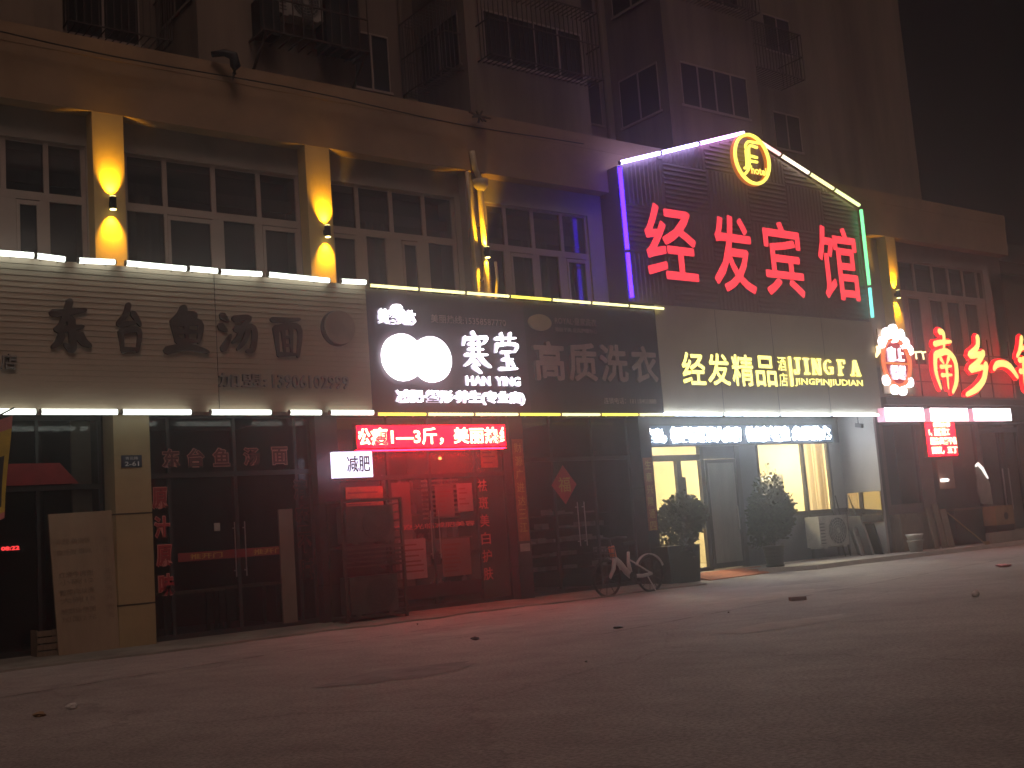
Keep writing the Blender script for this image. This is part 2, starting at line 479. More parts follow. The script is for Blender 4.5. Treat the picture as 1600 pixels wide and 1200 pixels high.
BR = {
 '南': [([(.18, .80), (.5, .84), (.84, .86)], .12), ([(.42, 1.02), (.58, .98), (.52, .72)], .13), ([(.16, .62), (.10, .35), (.22, .06)], .13), ([(.18, .62), (.62, .68), (.90, .52), (.86, .2), (.66, .0)], .15),
        ([(.34, .56), (.44, .48)], .10), ([(.66, .58), (.56, .48)], .10), ([(.30, .42), (.72, .44)], .09), ([(.30, .28), (.70, .29)], .09), ([(.52, .44), (.50, .06)], .10)],
 '乡': [([(.66, 1.02), (.60, .84), (.28, .68), (.62, .70), (.80, .74)], .13), ([(.80, .74), (.60, .58), (.24, .42), (.60, .46), (.82, .48)], .13), ([(.84, .52), (.70, .26), (.40, .08), (.0, -.04)], .15)],
 '一': [([(.0, .40), (.16, .56), (.45, .60), (.74, .50), (1.0, .18)], [.14, .22, .22, .24, .14])],
 '锅': [([(.30, 1.0), (.18, .78), (.04, .66)], .11), ([(.18, .80), (.42, .84)], .10), ([(.10, .60), (.42, .62)], .10), ([(.08, .40), (.42, .43)], .10), ([(.26, .62), (.22, .10), (.44, .26)], .12),
        ([(.58, .94), (.60, .70)], .10), ([(.58, .94), (.92, .96), (.88, .72)], .10), ([(.60, .72), (.88, .72)], .10), ([(.52, .56), (.54, .04)], .11), ([(.52, .56), (.96, .58), (.94, .04)], .12), ([(.74, .56), (.60, .22)], .09), ([(.74, .48), (.86, .24)], .09)],
 '东': [([(.10, .76), (.5, .80), (.90, .86)], .16), ([(.52, 1.02), (.38, .66), (.20, .44)], .15), ([(.20, .44), (.52, .47), (.82, .52)], .16), ([(.54, .66), (.56, .06), (.38, .14)], .17), ([(.30, .32), (.22, .18), (.08, .08)], .16), ([(.72, .34), (.84, .2), (.98, .14)], .20)],
 '台': [([(.52, 1.02), (.40, .80), (.18, .60), (.5, .62), (.80, .68)], .16), ([(.66, .84), (.78, .72), (.88, .60)], .18), ([(.24, .44), (.28, .02)], .17), ([(.24, .44), (.82, .48), (.76, .04)], .18), ([(.28, .07), (.76, .09)], .15)],
 '鱼': [([(.46, 1.02), (.34, .84), (.14, .70)], .16), ([(.42, .86), (.72, .88), (.58, .70)], .14), ([(.20, .66), (.26, .24)], .16), ([(.20, .66), (.82, .70), (.78, .26)], .16), ([(.26, .48), (.78, .50)], .12), ([(.50, .66), (.50, .26)], .12), ([(.26, .27), (.78, .28)], .13), ([(.0, .04), (.5, .14), (1.0, .04)], .16)],
 '汤': [([(.08, .94), (.22, .82)], .18), ([(.02, .66), (.16, .56)], .18), ([(.06, .08), (.14, .2), (.28, .44)], .16), ([(.40, .88), (.84, .92), (.54, .64)], .14), ([(.44, .60), (.94, .66), (.90, .12), (.72, .04)], .16), ([(.62, .60), (.50, .40), (.34, .26)], .13), ([(.78, .58), (.66, .3), (.46, .08)], .13)],
 '面': [([(.06, .92), (.5, .93), (.94, .97)], .14), ([(.52, .92), (.40, .74)], .13), ([(.14, .70), (.20, .04)], .15), ([(.14, .70), (.88, .76), (.82, .04)], .17), ([(.38, .70), (.40, .10)], .12), ([(.63, .72), (.62, .10)], .12), ([(.40, .50), (.62, .50)], .10), ([(.40, .30), (.62, .30)], .10), ([(.20, .07), (.82, .09)], .13)],
 '寒': [([(.42, 1.02), (.54, .90)], .10), ([(.12, .88), (.04, .68)], .09), ([(.12, .84), (.5, .87), (.94, .90), (.82, .74)], .10), ([(.26, .71), (.76, .72)], .08), ([(.24, .57), (.78, .58)], .08), ([(.10, .42), (.92, .44)], .09), ([(.38, .78), (.38, .44)], .08), ([(.62, .78), (.62, .44)], .08), ([(.42, .42), (.26, .26), (.04, .14)], .10), ([(.58, .42), (.78, .24), (1.0, .12)], .12), ([(.40, .26), (.58, .16)], .11), ([(.36, .12), (.62, -.04)], .12)],
 '莹': [([(.08, .86), (.92, .90)], .09), ([(.32, 1.0), (.36, .76)], .09), ([(.70, 1.02), (.64, .76)], .09), ([(.12, .72), (.04, .50)], .10), ([(.12, .68), (.55, .73), (.96, .70), (.84, .52)], .10), ([(.28, .50), (.74, .52)], .09), ([(.30, .30), (.72, .32)], .09), ([(.16, .05), (.88, .07)], .10), ([(.50, .50), (.50, .07)], .10), ([(.66, .24), (.78, .12)], .10)],
}

def tube_lamp(p0, p1, m, label, group, r=.044, name='led_tube'):
    p0 = Vector(p0); p1 = Vector(p1); d = (p1 - p0).normalized()
    t = thing(name, label, 'led tube', tuple((p0 + p1) / 2), group)
    MB().tube([p0 + d * .016, p1 - d * .016], r, 10).build('tube', m, t, True)
    for a, b in ((p0, p0 + d * .02), (p1 - d * .02, p1)):
        MB().tube([a, b], r * 1.08, 10).build('end_cap', M['dirtywhite'], t)
    L = (p1 - p0).length
    for q in (.22, .78):
        c = MB(); c.bar(p0 + d * L * q + Vector((0, r * .8, 0)), p0 + d * L * q + Vector((0, .11, -.03)), .022)
        c.build('mounting_clip', M['metal'], t)
    return t

# ------------------------------------------------------------------ ground
g = MB(); g.face([(-300, -300, 0), (500, -300, 0), (500, 500, 0), (-300, 500, 0)])
struct(g.build('road', M['road'], recalc=False))
ap = MB()
n = 40
for i in range(n):   # worn concrete apron in front of the shops, its outer edge uneven
    xa = 1.0 + i * 16.2 / n; xb = 1.0 + (i + 1) * 16.2 / n
    def yo(x): return -1.35 + .10 * math.sin(x * 1.7) + .06 * math.sin(x * 5.1) + .04 * math.sin(x * 11)
    ap.face([(xa, yo(xa), .028), (xb, yo(xb), .028), (xb, .9, .045), (xa, .9, .045)])
    ap.face([(xa, yo(xa) - .012, .0005), (xb, yo(xb) - .012, .0005), (xb, yo(xb), .028), (xa, yo(xa), .028)])
struct(ap.build('pavement', mat('apron_concrete', (.23, .205, .175), .9, .45, 1.4, .5), recalc=False))
pl = MB()
for i in range(30):
    xa = 20.3 + i * .8; xb = xa + .8
    def yp(x): return -1.0 - .35 * (x - 20.3) / 10 + .05 * math.sin(x * 2.3) + (0.9 - (x - 20.3) * 1.1 if x < 21.1 else 0)
    ya, yb = yp(xa), yp(xb)
    pl.face([(xa, ya, .10), (xb, yb, .10), (xb, 1.2, .10), (xa, 1.2, .10)])
    pl.face([(xa, ya - .05, .002), (xb, yb - .05, .002), (xb, yb, .10), (xa, ya, .10)])
struct(pl.build('raised_pavement', M['concrete'], recalc=False))
st = MB(); st.box(17.42, 25.18, .55, 1.4, .0, .11)
struct(st.build('entrance_step', M['concrete']))
rp_ = random.Random(21)
M['patch'] = mat('repair_concrete', (.36, .32, .295), .85, .28, 2.4, .3)
M['patch_dark'] = mat('tar_patch', (.27, .24, .23), .85, .35, 3.0, .3)
for (cx_, cy_, a_, b_, m_) in ((14.6, -5.2, 1.5, .55, 'patch'), (9.4, -4.2, 1.1, .45, 'patch'), (6.2, -7.6, .9, .5, 'patch_dark'), (18.0, -3.6, 1.6, .5, 'patch_dark'), (11.0, -8.6, 1.2, .35, 'patch')):
    pm = MB(); pm.face([(cx_ + a_ * rp_.uniform(.75, 1.15) * math.cos(t), cy_ + b_ * rp_.uniform(.7, 1.2) * math.sin(t), .004) for t in [2 * math.pi * i / 22 for i in range(22)]])
    struct(pm.build('road_patch', M[m_], recalc=False))
for (p_, q_) in (((9.6, -6.9), (24.0, -4.3)), ((3.0, -4.6), (12.5, -2.5))):   # expansion joints
    jm = MB(); N_ = 30
    for i in range(N_):
        def jp(k): t = k / N_; return (p_[0] + (q_[0] - p_[0]) * t, p_[1] + (q_[1] - p_[1]) * t + .03 * math.sin(k * 1.9) + .02 * math.sin(k * 4.3))
        a_, b_ = jp(i), jp(i + 1); w_ = .012 + .008 * math.sin(i * 2.7)
        jm.face([(a_[0], a_[1] - w_, .008), (b_[0], b_[1] - w_, .008), (b_[0], b_[1] + w_, .008), (a_[0], a_[1] + w_, .008)])
    struct(jm.build('road_joint', M['joint'], recalc=False))
rm = MB(); rm.hexa([(18.25, -.55, .004), (20.25, -.45, .004), (21.1, .55, .002), (18.6, .55, .002), (18.25, -.55, .016), (20.25, -.45, .016), (21.1, .55, .118), (18.6, .55, .118)])
tag(rm.build('entrance_ramp', M['redtile']), 'red-orange ramp on the ground leading up to the hotel door', 'ramp')

# ------------------------------------------------------------------ podium building
B = thing('shop_building', 'long two-storey ochre building with lit piers above a row of shop signs', 'building', (4, 0, 0))
boxp('parapet', M['plaster'], B, -2, 33.05, -.004, .9, 8.52, 9.44)
boxp('coping', M['plaster'], B, -2, 33.08, -.012, 1.0, 9.44, 9.76)
boxp('roof', M['tower_dim'], B, -2, 33.0, .9, 9.0, 8.6, 9.3)
WX = [(2.3, 5.67), (6.28, 9.47), (10.05, 12.88), (13.62, 16.38), (27.7, 32.38)]
wl_ = MB()
prev = -2.0
for a, b in WX + [(33.0, 33.0)]:
    wl_.box(prev, a, .3, .9, 5.0, 8.03); prev = b
wl_.box(-2, 33.0, .298, .9, 8.03, 8.52)
wl_.box(-2, 33.0, .301, .9, 3.9, 5.0)
wl_.box(32.0, 33.0, .3, 9, 0, 8.5)
wl_.build('upper_wall', M['plaster_grey'], B)
bk = MB(); bk.box(-2, 33, .92, 1.0, 4.0, 8.5)
bk.build('inner_wall', M['interior'], B)
WINSPEC = {  # mullions at X of the upper lights, then sashes (x0,x1,open)
 0: ([3.2, 4.42, 5.06], [(2.5, 3.15), (3.3, 4.05), (4.6, 4.95), (5.1, 5.6)]),
 1: ([6.98, 7.84, 8.68], [(6.33, 6.95), (7.0, 7.8), (8.0, 8.58), (8.72, 9.4)]),
 2: ([10.67, 11.41, 12.15], [(10.1, 10.62), (10.83, 11.25), (11.6, 11.97), (12.22, 12.8)]),
 3: ([14.14, 14.86, 15.65], [(13.68, 14.05), (14.22, 14.82), (14.98, 15.5), (15.72, 16.28)]),
 4: ([28.5, 29.4, 30.2, 30.95, 31.7], [(27.99, 28.65), (29.04, 29.76), (29.9, 30.62), (30.82, 31.57)]),
}
for wi, (a, b) in enumerate(WX):
    mull, sash = WINSPEC[wi]
    fr = MB()
    t = .045
    fr.box(a, b, .34, .42, 7.98, 8.03); fr.box(a, b, .338, .42, 7.05, 7.18); fr.box(a, b, .34, .42, 5.0, 5.1)
    for x in [a + .03] + mull + [b - .03]:
        fr.box(x - .04, x + .04, .342, .418, 7.18, 7.98)
    edges = [a]
    for (p, q) in sash: edges += [p, q]
    edges.append(b)
    for k in range(0, len(edges), 2):
        fr.box(edges[k], edges[k + 1], .343, .419, 5.1, 7.05)
    F = fr.build('window', M['frame'], B)
    gl = MB(); gl.face([(a, .38, 5.0), (b, .38, 5.0), (b, .38, 8.0), (a, .38, 8.0)])
    gl.build('pane', M['upglass'], F, recalc=False)
    for k, (p, q) in enumerate(sash):
        if (k + wi) % 2 == 0 or wi == 4:
            sh = MB()
            sh.box(p, q, .325, .36, 6.96, 7.03); sh.box(p, p + .05, .326, .36, 5.1, 6.96); sh.box(q - .05, q, .326, .36, 5.1, 6.96)
            sh.build('sash', M['frame'], F)
    
cr5 = random.Random(3)
M['drape'] = mat('window_drape', (.20, .17, .155), .9, .4, 2.5, stretch=(7, 1, .3))
for wi, (a, b) in enumerate(WX):   # drapes and pelmets behind the panes
    boxp('pelmet', M['drape'], B, a + .02, b - .02, .62, .66, 7.40, 7.62)
    x = a + .1
    while x < b - .5:
        w = cr5.uniform(.35, .8)
        if cr5.random() < .55:
            c_ = MB(); n_ = 9
            for i in range(n_):
                u0, u1 = x + w * i / n_, x + w * (i + 1) / n_
                c_.face([(u0, .56 + .03 * math.sin(i * 2.1), 5.0), (u1, .56 + .03 * math.sin(i * 2.1 + 2.1), 5.0), (u1, .56 + .03 * math.sin(i * 2.1 + 2.1), 7.4), (u0, .56 + .03 * math.sin(i * 2.1), 7.4)])
            c_.build('drape', M['drape'], B, True, recalc=False)
        x += w + cr5.uniform(.1, .6)
sl = MB(); sl.box(2, 33, .2, .33, 4.95, 5.02); sl.build('sill', M['plaster_grey'], B)
for a, b in ((5.69, 6.19), (9.46, 9.95), (26.83, 27.25)):
    boxp('pier', M['pier'], B, a, b, 0.0, .299, 3.9, 8.52)
boxp('pier', M['plaster_grey'], B, 13.0, 13.42, .08, .299, 3.9, 8.52)
# ground floor piers, party walls, ceilings
def pillar(x0, x1, y0, y1, m=None):
    P = boxp('pillar', m or M['tile'], B, x0, x1, y0, y1, 0, 3.75)
    j = MB()
    for z in (.66, 2.055):
        j.box(x0 - .003, x1 + .003, y0 - .004, y1 - .02, z, z + .022)
    j.build('tile_joint', M['joint'], P)
pillar(5.88, 6.45, 0, .5)
pillar(9.42, 9.85, .1, .7, M['darkbrown'])
pillar(13.66, 14.0, .1, .7, M['darkbrown'])
pillar(17.05, 17.38, -.02, 1.2, M['darkbrown'])
gw = MB()
gw.box(-2, 17.3, 4.2, 4.4, 0, 3.9)
for x in (5.95, 9.6, 13.8): gw.box(x, x + .15, .71, 4.2, 0, 3.8)
gw.box(17.1, 17.3, 1.21, 4.2, 0, 3.8)
gw.box(-2, 33, .902, 9, 3.82, 3.9)
gw.box(-2, 1.0, .31, .6, 0, 3.8)
gw.box(25.27, 25.42, -.1, 6, 0, 3.8)
gw.box(25.42, 33, 4.0, 4.2, 0, 3.8)
gw.box(-2, 33, 9, 9.2, 0, 8.5)
gw.build('ground_floor_wall', M['interior'], B)
boxp('soffit', M['darkbrown'], B, -2, 25.25, -.12, .9, 3.70, 3.81)
boxp('return_wall', mat('return_wall_paint', (.42, .40, .38), .7, .22, 1.0, .1), B, 25.18, 25.265, -.12, 1.05, 0, 3.70)

# ------------------------------------------------------------------ apartment tower behind
T = thing('apartment_building', 'tall dark brown apartment block rising behind the shops with caged bay windows', 'building', (12, 3, 0))
TW = MB()
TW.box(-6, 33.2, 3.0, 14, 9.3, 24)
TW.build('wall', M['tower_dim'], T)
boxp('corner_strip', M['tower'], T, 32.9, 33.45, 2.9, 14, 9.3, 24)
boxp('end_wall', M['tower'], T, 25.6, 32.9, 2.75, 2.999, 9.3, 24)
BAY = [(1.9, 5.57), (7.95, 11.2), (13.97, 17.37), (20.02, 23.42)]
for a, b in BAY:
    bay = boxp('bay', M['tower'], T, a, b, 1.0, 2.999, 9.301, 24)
def twin(x0, x1, z0, z1, y, n, axis='x'):
    """a window with its frame standing proud of the wall; axis 'y' puts it on a side face at X=y"""
    f = MB(); gl = MB()
    def P(u0, u1, d0, d1, a, b):
        if axis == 'x': f.box(u0, u1, y - d1, y - d0, a, b)
        else: f.box(y - d1, y - d0, u0, u1, a, b)
    w = .045
    P(x0 - .06, x1 + .06, 0, .03, z0 - .06, z0); P(x0, x1, 0, .028, z1 - w, z1)
    for k in range(n + 1):
        u = x0 + (x1 - x0) * k / n
        P(max(x0, u - w / 2), min(x1, u + w / 2), 0, .026, z0, z1 - w)
    if axis == 'x': gl.face([(x0, y - .008, z0), (x1, y - .008, z0), (x1, y - .008, z1), (x0, y - .008, z1)])
    else: gl.face([(y - .008, x1, z0), (y - .008, x0, z0), (y - .008, x0, z1), (y - .008, x1, z1)])
    F = f.build('window', M['frame'] if random.random() < .5 else M['tower'], T)
    gl.build('pane', M['pane'], F, recalc=False)
def cage(x0, x1, z0, z1, y, d, axis='x', step=.13):
    """barred steel burglar cage projecting d from the wall"""
    f = MB()
    def V(u, dd, z): return (u, y - dd, z) if axis == 'x' else (y - dd, u, z)
    for z in (z0, (z0 + z1) / 2, z1):
        for a, b in ((V(x0, d, z), V(x1, d, z)), (V(x0, 0, z), V(x0, d, z)), (V(x1, 0, z), V(x1, d, z))):
            f.bar(a, b, .024)
    k = int((x1 - x0) / step)
    for i in range(k + 1):
        u = x0 + (x1 - x0) * i / k
        f.bar(V(u, d, z0), V(u, d, z1), .016)
        f.bar(V(u, 0, z0), V(u, d, z0), .014); f.bar(V(u, 0, z1), V(u, d, z1), .014)
    for i in range(1, int(d / step) + 1):
        dd = d * i / (int(d / step) + 1)
        for u in (x0, x1): f.bar(V(u, dd, z0), V(u, dd, z1), .016)
    f.build('window_cage', M['rust'], T)
for z in (11.5, 14.5, 17.5):
    # bay fronts
    if z > 11.6:
        twin(2.2, 5.2, z, z + 1.3, 1.0, 4); twin(8.3, 10.9, z, z + 1.3, 1.0, 4)
    twin(14.45, 17.25, z, z + 1.15, 1.0, 4); cage(14.25, 17.4, z - .1, z + 1.5, 1.0, .5)
    twin(20.5, 22.95, z + .03, z + 1.15, 1.0, 4)
    if z > 11.6: cage(20.7, 23.2, z - .2, z + 1.3, 1.0, .5)
    # left-hand side faces of the bays
    twin(1.25, 2.75, z - .1, z + 1.1, 13.97, 2, 'y'); cage(1.15, 2.9, z - .3, z + 1.35, 13.97, .45, 'y')
    twin(1.3, 2.7, z - .1, z + 1.15, 20.02, 2, 'y')
    twin(1.2, 2.8, z, z + 1.1, 7.95, 2, 'y')
    # recesses
    twin(12.35, 13.25, z - .25, z + 1.05, 3.0, 2); twin(6.2, 7.6, z - .3, z + 1.1, 3.0, 2)
    twin(18.0, 19.6, z, z + 1.2, 3.0, 3)
    # plain right-hand wall
    twin(26.1, 27.3, z + .3, z + 1.4, 2.75, 2)
cage(23.9, 26.6, 13.6, 14.95, 2.75, .9); twin(24.0, 25.4, 13.6, 14.9, 2.9, 3)
cage(6.0, 7.9, 11.0, 13.2, 3.0, .9)
gut = MB(); gut.tube([(13.6, 2.93, 9.3), (13.6, 2.93, 24)], .06); gut.tube([(19.75, 2.93, 9.3), (19.75, 2.93, 24)], .06); gut.tube([(24.9, 2.93, 9.3), (24.9, 2.93, 24)], .055)
gut.build('downpipe', M['tower_dim'], T)
# neighbours to the right
NB = thing('neighbour_building', 'low dark brown building at the right edge beyond the shop row', 'building', (40, 8, 0))
boxp('wall', M['farwall'], NB, 33.6, 60, 3, 20, 0, 9.0)
boxp('roof', M['farwall'], NB, 33.4, 60.2, 2.8, 20.2, 9.0, 9.4)
FB = thing('distant_building', 'distant dark block at the right edge with two small lit windows', 'building', (95, 36, 0))
boxp('wall', M['farwall'], FB, 94, 125, 36, 60, 0, 24)
for z in (18.2, 16.4):
    w = MB(); w.box(100.2, 101.5, 35.9, 35.99, z, z + 1.1)
    W_ = w.build('window', M['farlit'], FB)
    b = MB(); b.box(100.8, 100.9, 35.84, 35.89, z, z + 1.1); b.box(100.2, 101.5, 35.85, 35.895, z + .5, z + .6); b.build('window_bar', M['farwall'], W_)

# ------------------------------------------------------------------ condensers
def condenser(w=.85, h=.6, d=.32, m=None, name='air_conditioner', gm=None):
    """outdoor unit facing -Y, origin at base centre"""
    r = bpy.data.objects.new(name, None); COL.objects.link(r)
    m = m or M['dirtywhite']
    b = MB(); b.box(-w / 2, w / 2, -d / 2, d / 2, .03, h); b.box(-w * .4, -w * .28, -d / 2, d / 2, 0, .03); b.box(w * .28, w * .4, -d / 2, d / 2, 0, .03)
    b.build('casing', m, r)
    fx = w * .12
    rr = h * .42
    gmb = MB(); gmb.tube([(fx, -d / 2 - .004, h * .52), (fx, -d / 2 - .012, h * .52)], rr, 24); gmb.build('fan_recess', M['acgrille'], r)
    gr = MB()
    for k in range(1, 6):
        q = rr * k / 5
        gr.tube([(fx + q * math.cos(a), -d / 2 - .02, h * .52 + q * math.sin(a)) for a in [2 * math.pi * i / 24 for i in range(24)]], .006, 5, closed=True)
    for k in range(8):
        a = math.pi * k / 8
        gr.bar((fx - rr * math.cos(a), -d / 2 - .02, h * .52 - rr * math.sin(a)), (fx + rr * math.cos(a), -d / 2 - .02, h * .52 + rr * math.sin(a)), .007)
    gr.tube([(fx, -d / 2 - .016, h * .52), (fx, -d / 2 - .03, h * .52)], .05, 12)
    gr.build('fan_grille', gm or M['dirtywhite'], r)
    lv = MB()
    for k in range(7): lv.box(-w * .47, -w * .32, -d / 2 - .008, -d / 2 - .001, h * .15 + k * h * .1, h * .15 + k * h * .1 + .02)
    lv.build('louvre', M['acgrille'], r)
    return r
def copytree(o, parent=None):
    c = o.copy(); COL.objects.link(c); c.parent = parent
    for ch in o.children: copytree(ch, c)
    return c
M['dimcasing'] = mat('shaded_casing', (.09, .075, .07), .7, .4, 4)  # darker casing copy for the rack units, shade put into the colour
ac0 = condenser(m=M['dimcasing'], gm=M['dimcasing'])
ac1 = condenser()
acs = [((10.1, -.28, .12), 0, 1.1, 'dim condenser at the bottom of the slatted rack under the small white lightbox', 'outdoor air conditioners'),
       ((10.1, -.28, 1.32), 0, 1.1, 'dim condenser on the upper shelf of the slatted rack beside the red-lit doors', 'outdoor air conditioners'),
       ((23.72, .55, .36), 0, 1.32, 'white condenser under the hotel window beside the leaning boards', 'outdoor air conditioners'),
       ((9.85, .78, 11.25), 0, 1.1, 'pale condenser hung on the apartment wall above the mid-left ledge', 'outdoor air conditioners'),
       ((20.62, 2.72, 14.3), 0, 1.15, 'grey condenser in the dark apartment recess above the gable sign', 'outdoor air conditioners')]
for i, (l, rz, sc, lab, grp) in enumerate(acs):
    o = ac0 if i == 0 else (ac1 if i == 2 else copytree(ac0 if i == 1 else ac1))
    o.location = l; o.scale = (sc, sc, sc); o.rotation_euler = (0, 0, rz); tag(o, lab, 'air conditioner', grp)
# dark clutter ledge round the upper condenser
lg = thing('balcony_cage', 'dark rusty cage of clutter hanging off the upper left apartment bay', 'cage', (10.2, .6, 10.4))
f = MB()
for x in [8.95 + .2 * i for i in range(12)]:
    f.bar((x, .35, 10.75), (x, .35, 12.6), .02); f.bar((x, .35, 10.75), (x, .99, 10.75), .02)
for z in (10.75, 11.4, 12.1): f.bar((8.95, .35, z), (11.15, .35, z), .03)
f.bar((11.15, .35, 10.75), (11.15, .99, 10.75), .04); f.bar((8.95, .35, 10.75), (8.95, .99, 10.75), .04)
f.bar((11.1, .35, 10.75), (11.1, .99, 10.2), .04); f.bar((9.0, .35, 10.75), (9.0, .99, 10.2), .04)
f.build('cage_frame', M['rust'], lg)
boxp('dark_box', M['dark'], lg, 10.35, 11.1, .55, .98, 10.8, 12.3); boxp('dark_box', M['dark'], lg, 9.0, 9.4, .6, .95, 10.8, 11.5)

# ------------------------------------------------------------------ wall lamps, drainpipe, roof bits
def sconce(x, y, z, label):
    t = thing('wall_lamp', label, 'wall lamp', (x, y, z), 'up-and-down wall lamps')
    MB().tube([(x, y - .11, z - .10), (x, y - .11, z + .10)], .055, 16).box(x - .03, x + .03, y - .06, y - .001, z - .04, z + .04).build('housing', M['dark'], t)
    MB().tube([(x, y - .11, z - .112), (x, y - .11, z - .101)], .05, 16).build('lower_lens', M['bulb'], t)
    MB().tube([(x, y - .11, z + .101), (x, y - .11, z + .108)], .048, 16).build('upper_lens', M['bulb'], t)
    for s_, e in ((-1, 190), (1, 230)):
        L = bpy.data.lights.new('lamp_beam', 'SPOT'); L.energy = e; L.color = (1.0, .50, .012)
        L.spot_size = R(72); L.spot_blend = 1.0; L.shadow_soft_size = .03
        lo = bpy.data.objects.new('lamp_beam', L); COL.objects.link(lo); lo.parent = t
        lo.location = (0, -.115, s_ * .13)
        lo.rotation_euler = (R(25), 0, 0) if s_ < 0 else (R(150), 0, 0)
sconce(5.95, 0, 7.0, 'black wall lamp on the leftmost yellow-lit pier over the cream sign')
sconce(9.77, 0, 6.92, 'black wall lamp on the yellow-lit pier above the white tube gap')
sconce(13.28, -.02, 6.84, 'black wall lamp beside the lit drainpipe over the plum sign')
sconce(26.95, 0, 6.9, 'black wall lamp on the pier right of the neon gable')
dp = thing('drainpipe', 'yellow-lit drainpipes with hopper head running down between upper windows', 'drainpipe', (13.25, 0, 6))
MB().tube([(13.12, -.08, 8.9), (13.16, -.08, 8.55), (13.29, -.02, 8.4), (13.30, -.02, 5.9), (13.32, .0, 4.0)], .058, 12).build('main_pipe', M['drain'], dp, True)
MB().tube([(13.04, .03, 8.5), (13.06, .03, 7.9), (13.05, .03, 4)], .04, 10).build('side_pipe', M['drain'], dp, True)
MB().tube([(13.56, .0, 6.7), (13.58, .0, 6.35), (13.50, .0, 5.9), (13.46, .0, 4)], .03, 8).build('slanting_pipe', M['drain'], dp, True)
MB().lathe([(.07, 0), (.15, .10), (.16, .22), (.15, .22)], (13.30, -.05, 8.12), 14).build('hopper', M['drain'], dp, True)
MB().box(13.22, 13.40, -.02, .08, 7.4, 7.44).box(13.22, 13.40, -.02, .08, 6.3, 6.34).build('bracket', M['rust'], dp)
sp = MB(); sp.tube([(7.72, -.1, 9.84), (7.9, -.22, 9.86), (8.03, -.3, 9.80), (8.06, -.3, 9.62), (8.03, -.3, 9.48)], [.05, .06, .085, .09, .04], 10)
sp.tube([(8.03, -.3, 9.5), (8.0, -.3, 9.35)], [.03, .006], 6)
tag(sp.build('roof_spout', M['dark'], None, True), 'black bent spout sticking out over the parapet edge', 'spout')
ck = MB()
for i in range(14):
    a = (13.3, -.17, 9.62)
    ck.bar(a, (a[0] + random.uniform(-.25, .25), a[1] + random.uniform(-.08, .08), a[2] + random.uniform(-.14, .14)), .03)
tag(ck.build('cable_bracket', M['rust']), 'tangled rusty cable bracket on the parapet above the drainpipe', 'bracket')
wr = MB()
wr.tube([(4 + i * 1.0, -.2, 9.5 - .04 * math.sin(i * .9) - .02 * i * (1 - i / 20)) for i in range(13)], .012, 5)
tag(wr.build('cable', M['dark']), 'thin dark cable strung along the upper parapet face', 'cable')

# ------------------------------------------------------------------ noodle shop sign
N = thing('shop_sign', 'wide cream siding shop sign with five dark brown brush characters', 'sign', (6, -.3, 3.6))
boxp('back_panel', M['cream'], N, 1.0, 10.33, -.33, .1, 3.62, 5.90)
sd = MB()
z = 3.63
while z < 5.86:   # lapped horizontal siding
    sd.face([(1.0, -.362, z), (10.33, -.362, z), (10.33, -.353, z + .088), (1.0, -.353, z + .088)])
    sd.face([(1.0, -.353, z), (10.33, -.353, z), (10.33, -.362, z), (1.0, -.362, z)])
    z += .088
sd.build('siding', M['cream'], N, recalc=False)
boxp('seam', M['joint'], N, 7.48, 7.487, -.365, -.34, 3.63, 5.88)
for ch, a, b, z0, z1 in (('东', 4.84, 5.45, 4.52, 5.28), ('台', 5.80, 6.28, 4.53, 5.28), ('鱼', 6.63, 7.31, 4.56, 5.28), ('汤', 7.54, 8.16, 4.60, 5.24), ('面', 8.44, 9.02, 4.54, 5.24)):
    brush(BR[ch], a, b, z0, z1, -.40, .035, M['brush'], M['brush'], N, k=1.08)
for x0, x1, body in ((7.47, 8.32, '加盟:'), (8.42, 9.86, '13906102999'), (4.16, 4.38, '店'), (3.86, 4.10, '卖')):
    zz = (4.02, 4.25) if x0 > 5 else (4.23, 4.46)
    text(body, x0, x1, zz[0], zz[1], -.42, .06, M['silver'], M['letter_side'], N, bold=.012)
dk = MB(); dk.tube([(9.70, -.39, 5.09), (9.70, -.365, 5.09)], .315, 36); dk.build('disc_shadow', M['brush'], N)
dk = MB(); dk.tube([(9.74, -.425, 5.11), (9.74, -.392, 5.11)], .30, 36); dk.build('disc', M['tan'], N)
cx = [(3.2, 4.63), (4.67, 5.08), (5.28, 5.83), (6.0, 6.97), (7.02, 7.5), (7.55, 8.28), (8.40, 9.55), (9.78, 10.28)]
for i, (a, b) in enumerate(cx):
    tube_lamp((a - .015, -.47, 5.93 + .012 * math.sin(i * 2.3)), (b + .015, -.47, 5.93 + .012 * math.sin(i * 3.7 + 1)), M['led_white'], 'white LED tube on the top edge of the cream sign, %s from the left' % ORD[i], 'white tubes along the cream sign top')
cx = [(3.2, 4.63), (4.67, 5.82), (5.86, 6.98), (7.28, 8.35), (8.66, 9.28), (9.42, 10.30)]
for i, (a, b) in enumerate(cx):
    tube_lamp((a, -.45, 3.60), (b, -.45, 3.60), M['led_white'], 'white LED tube on the lower edge of the cream sign, %s from the left' % ORD[i], 'white tubes along the cream sign base')

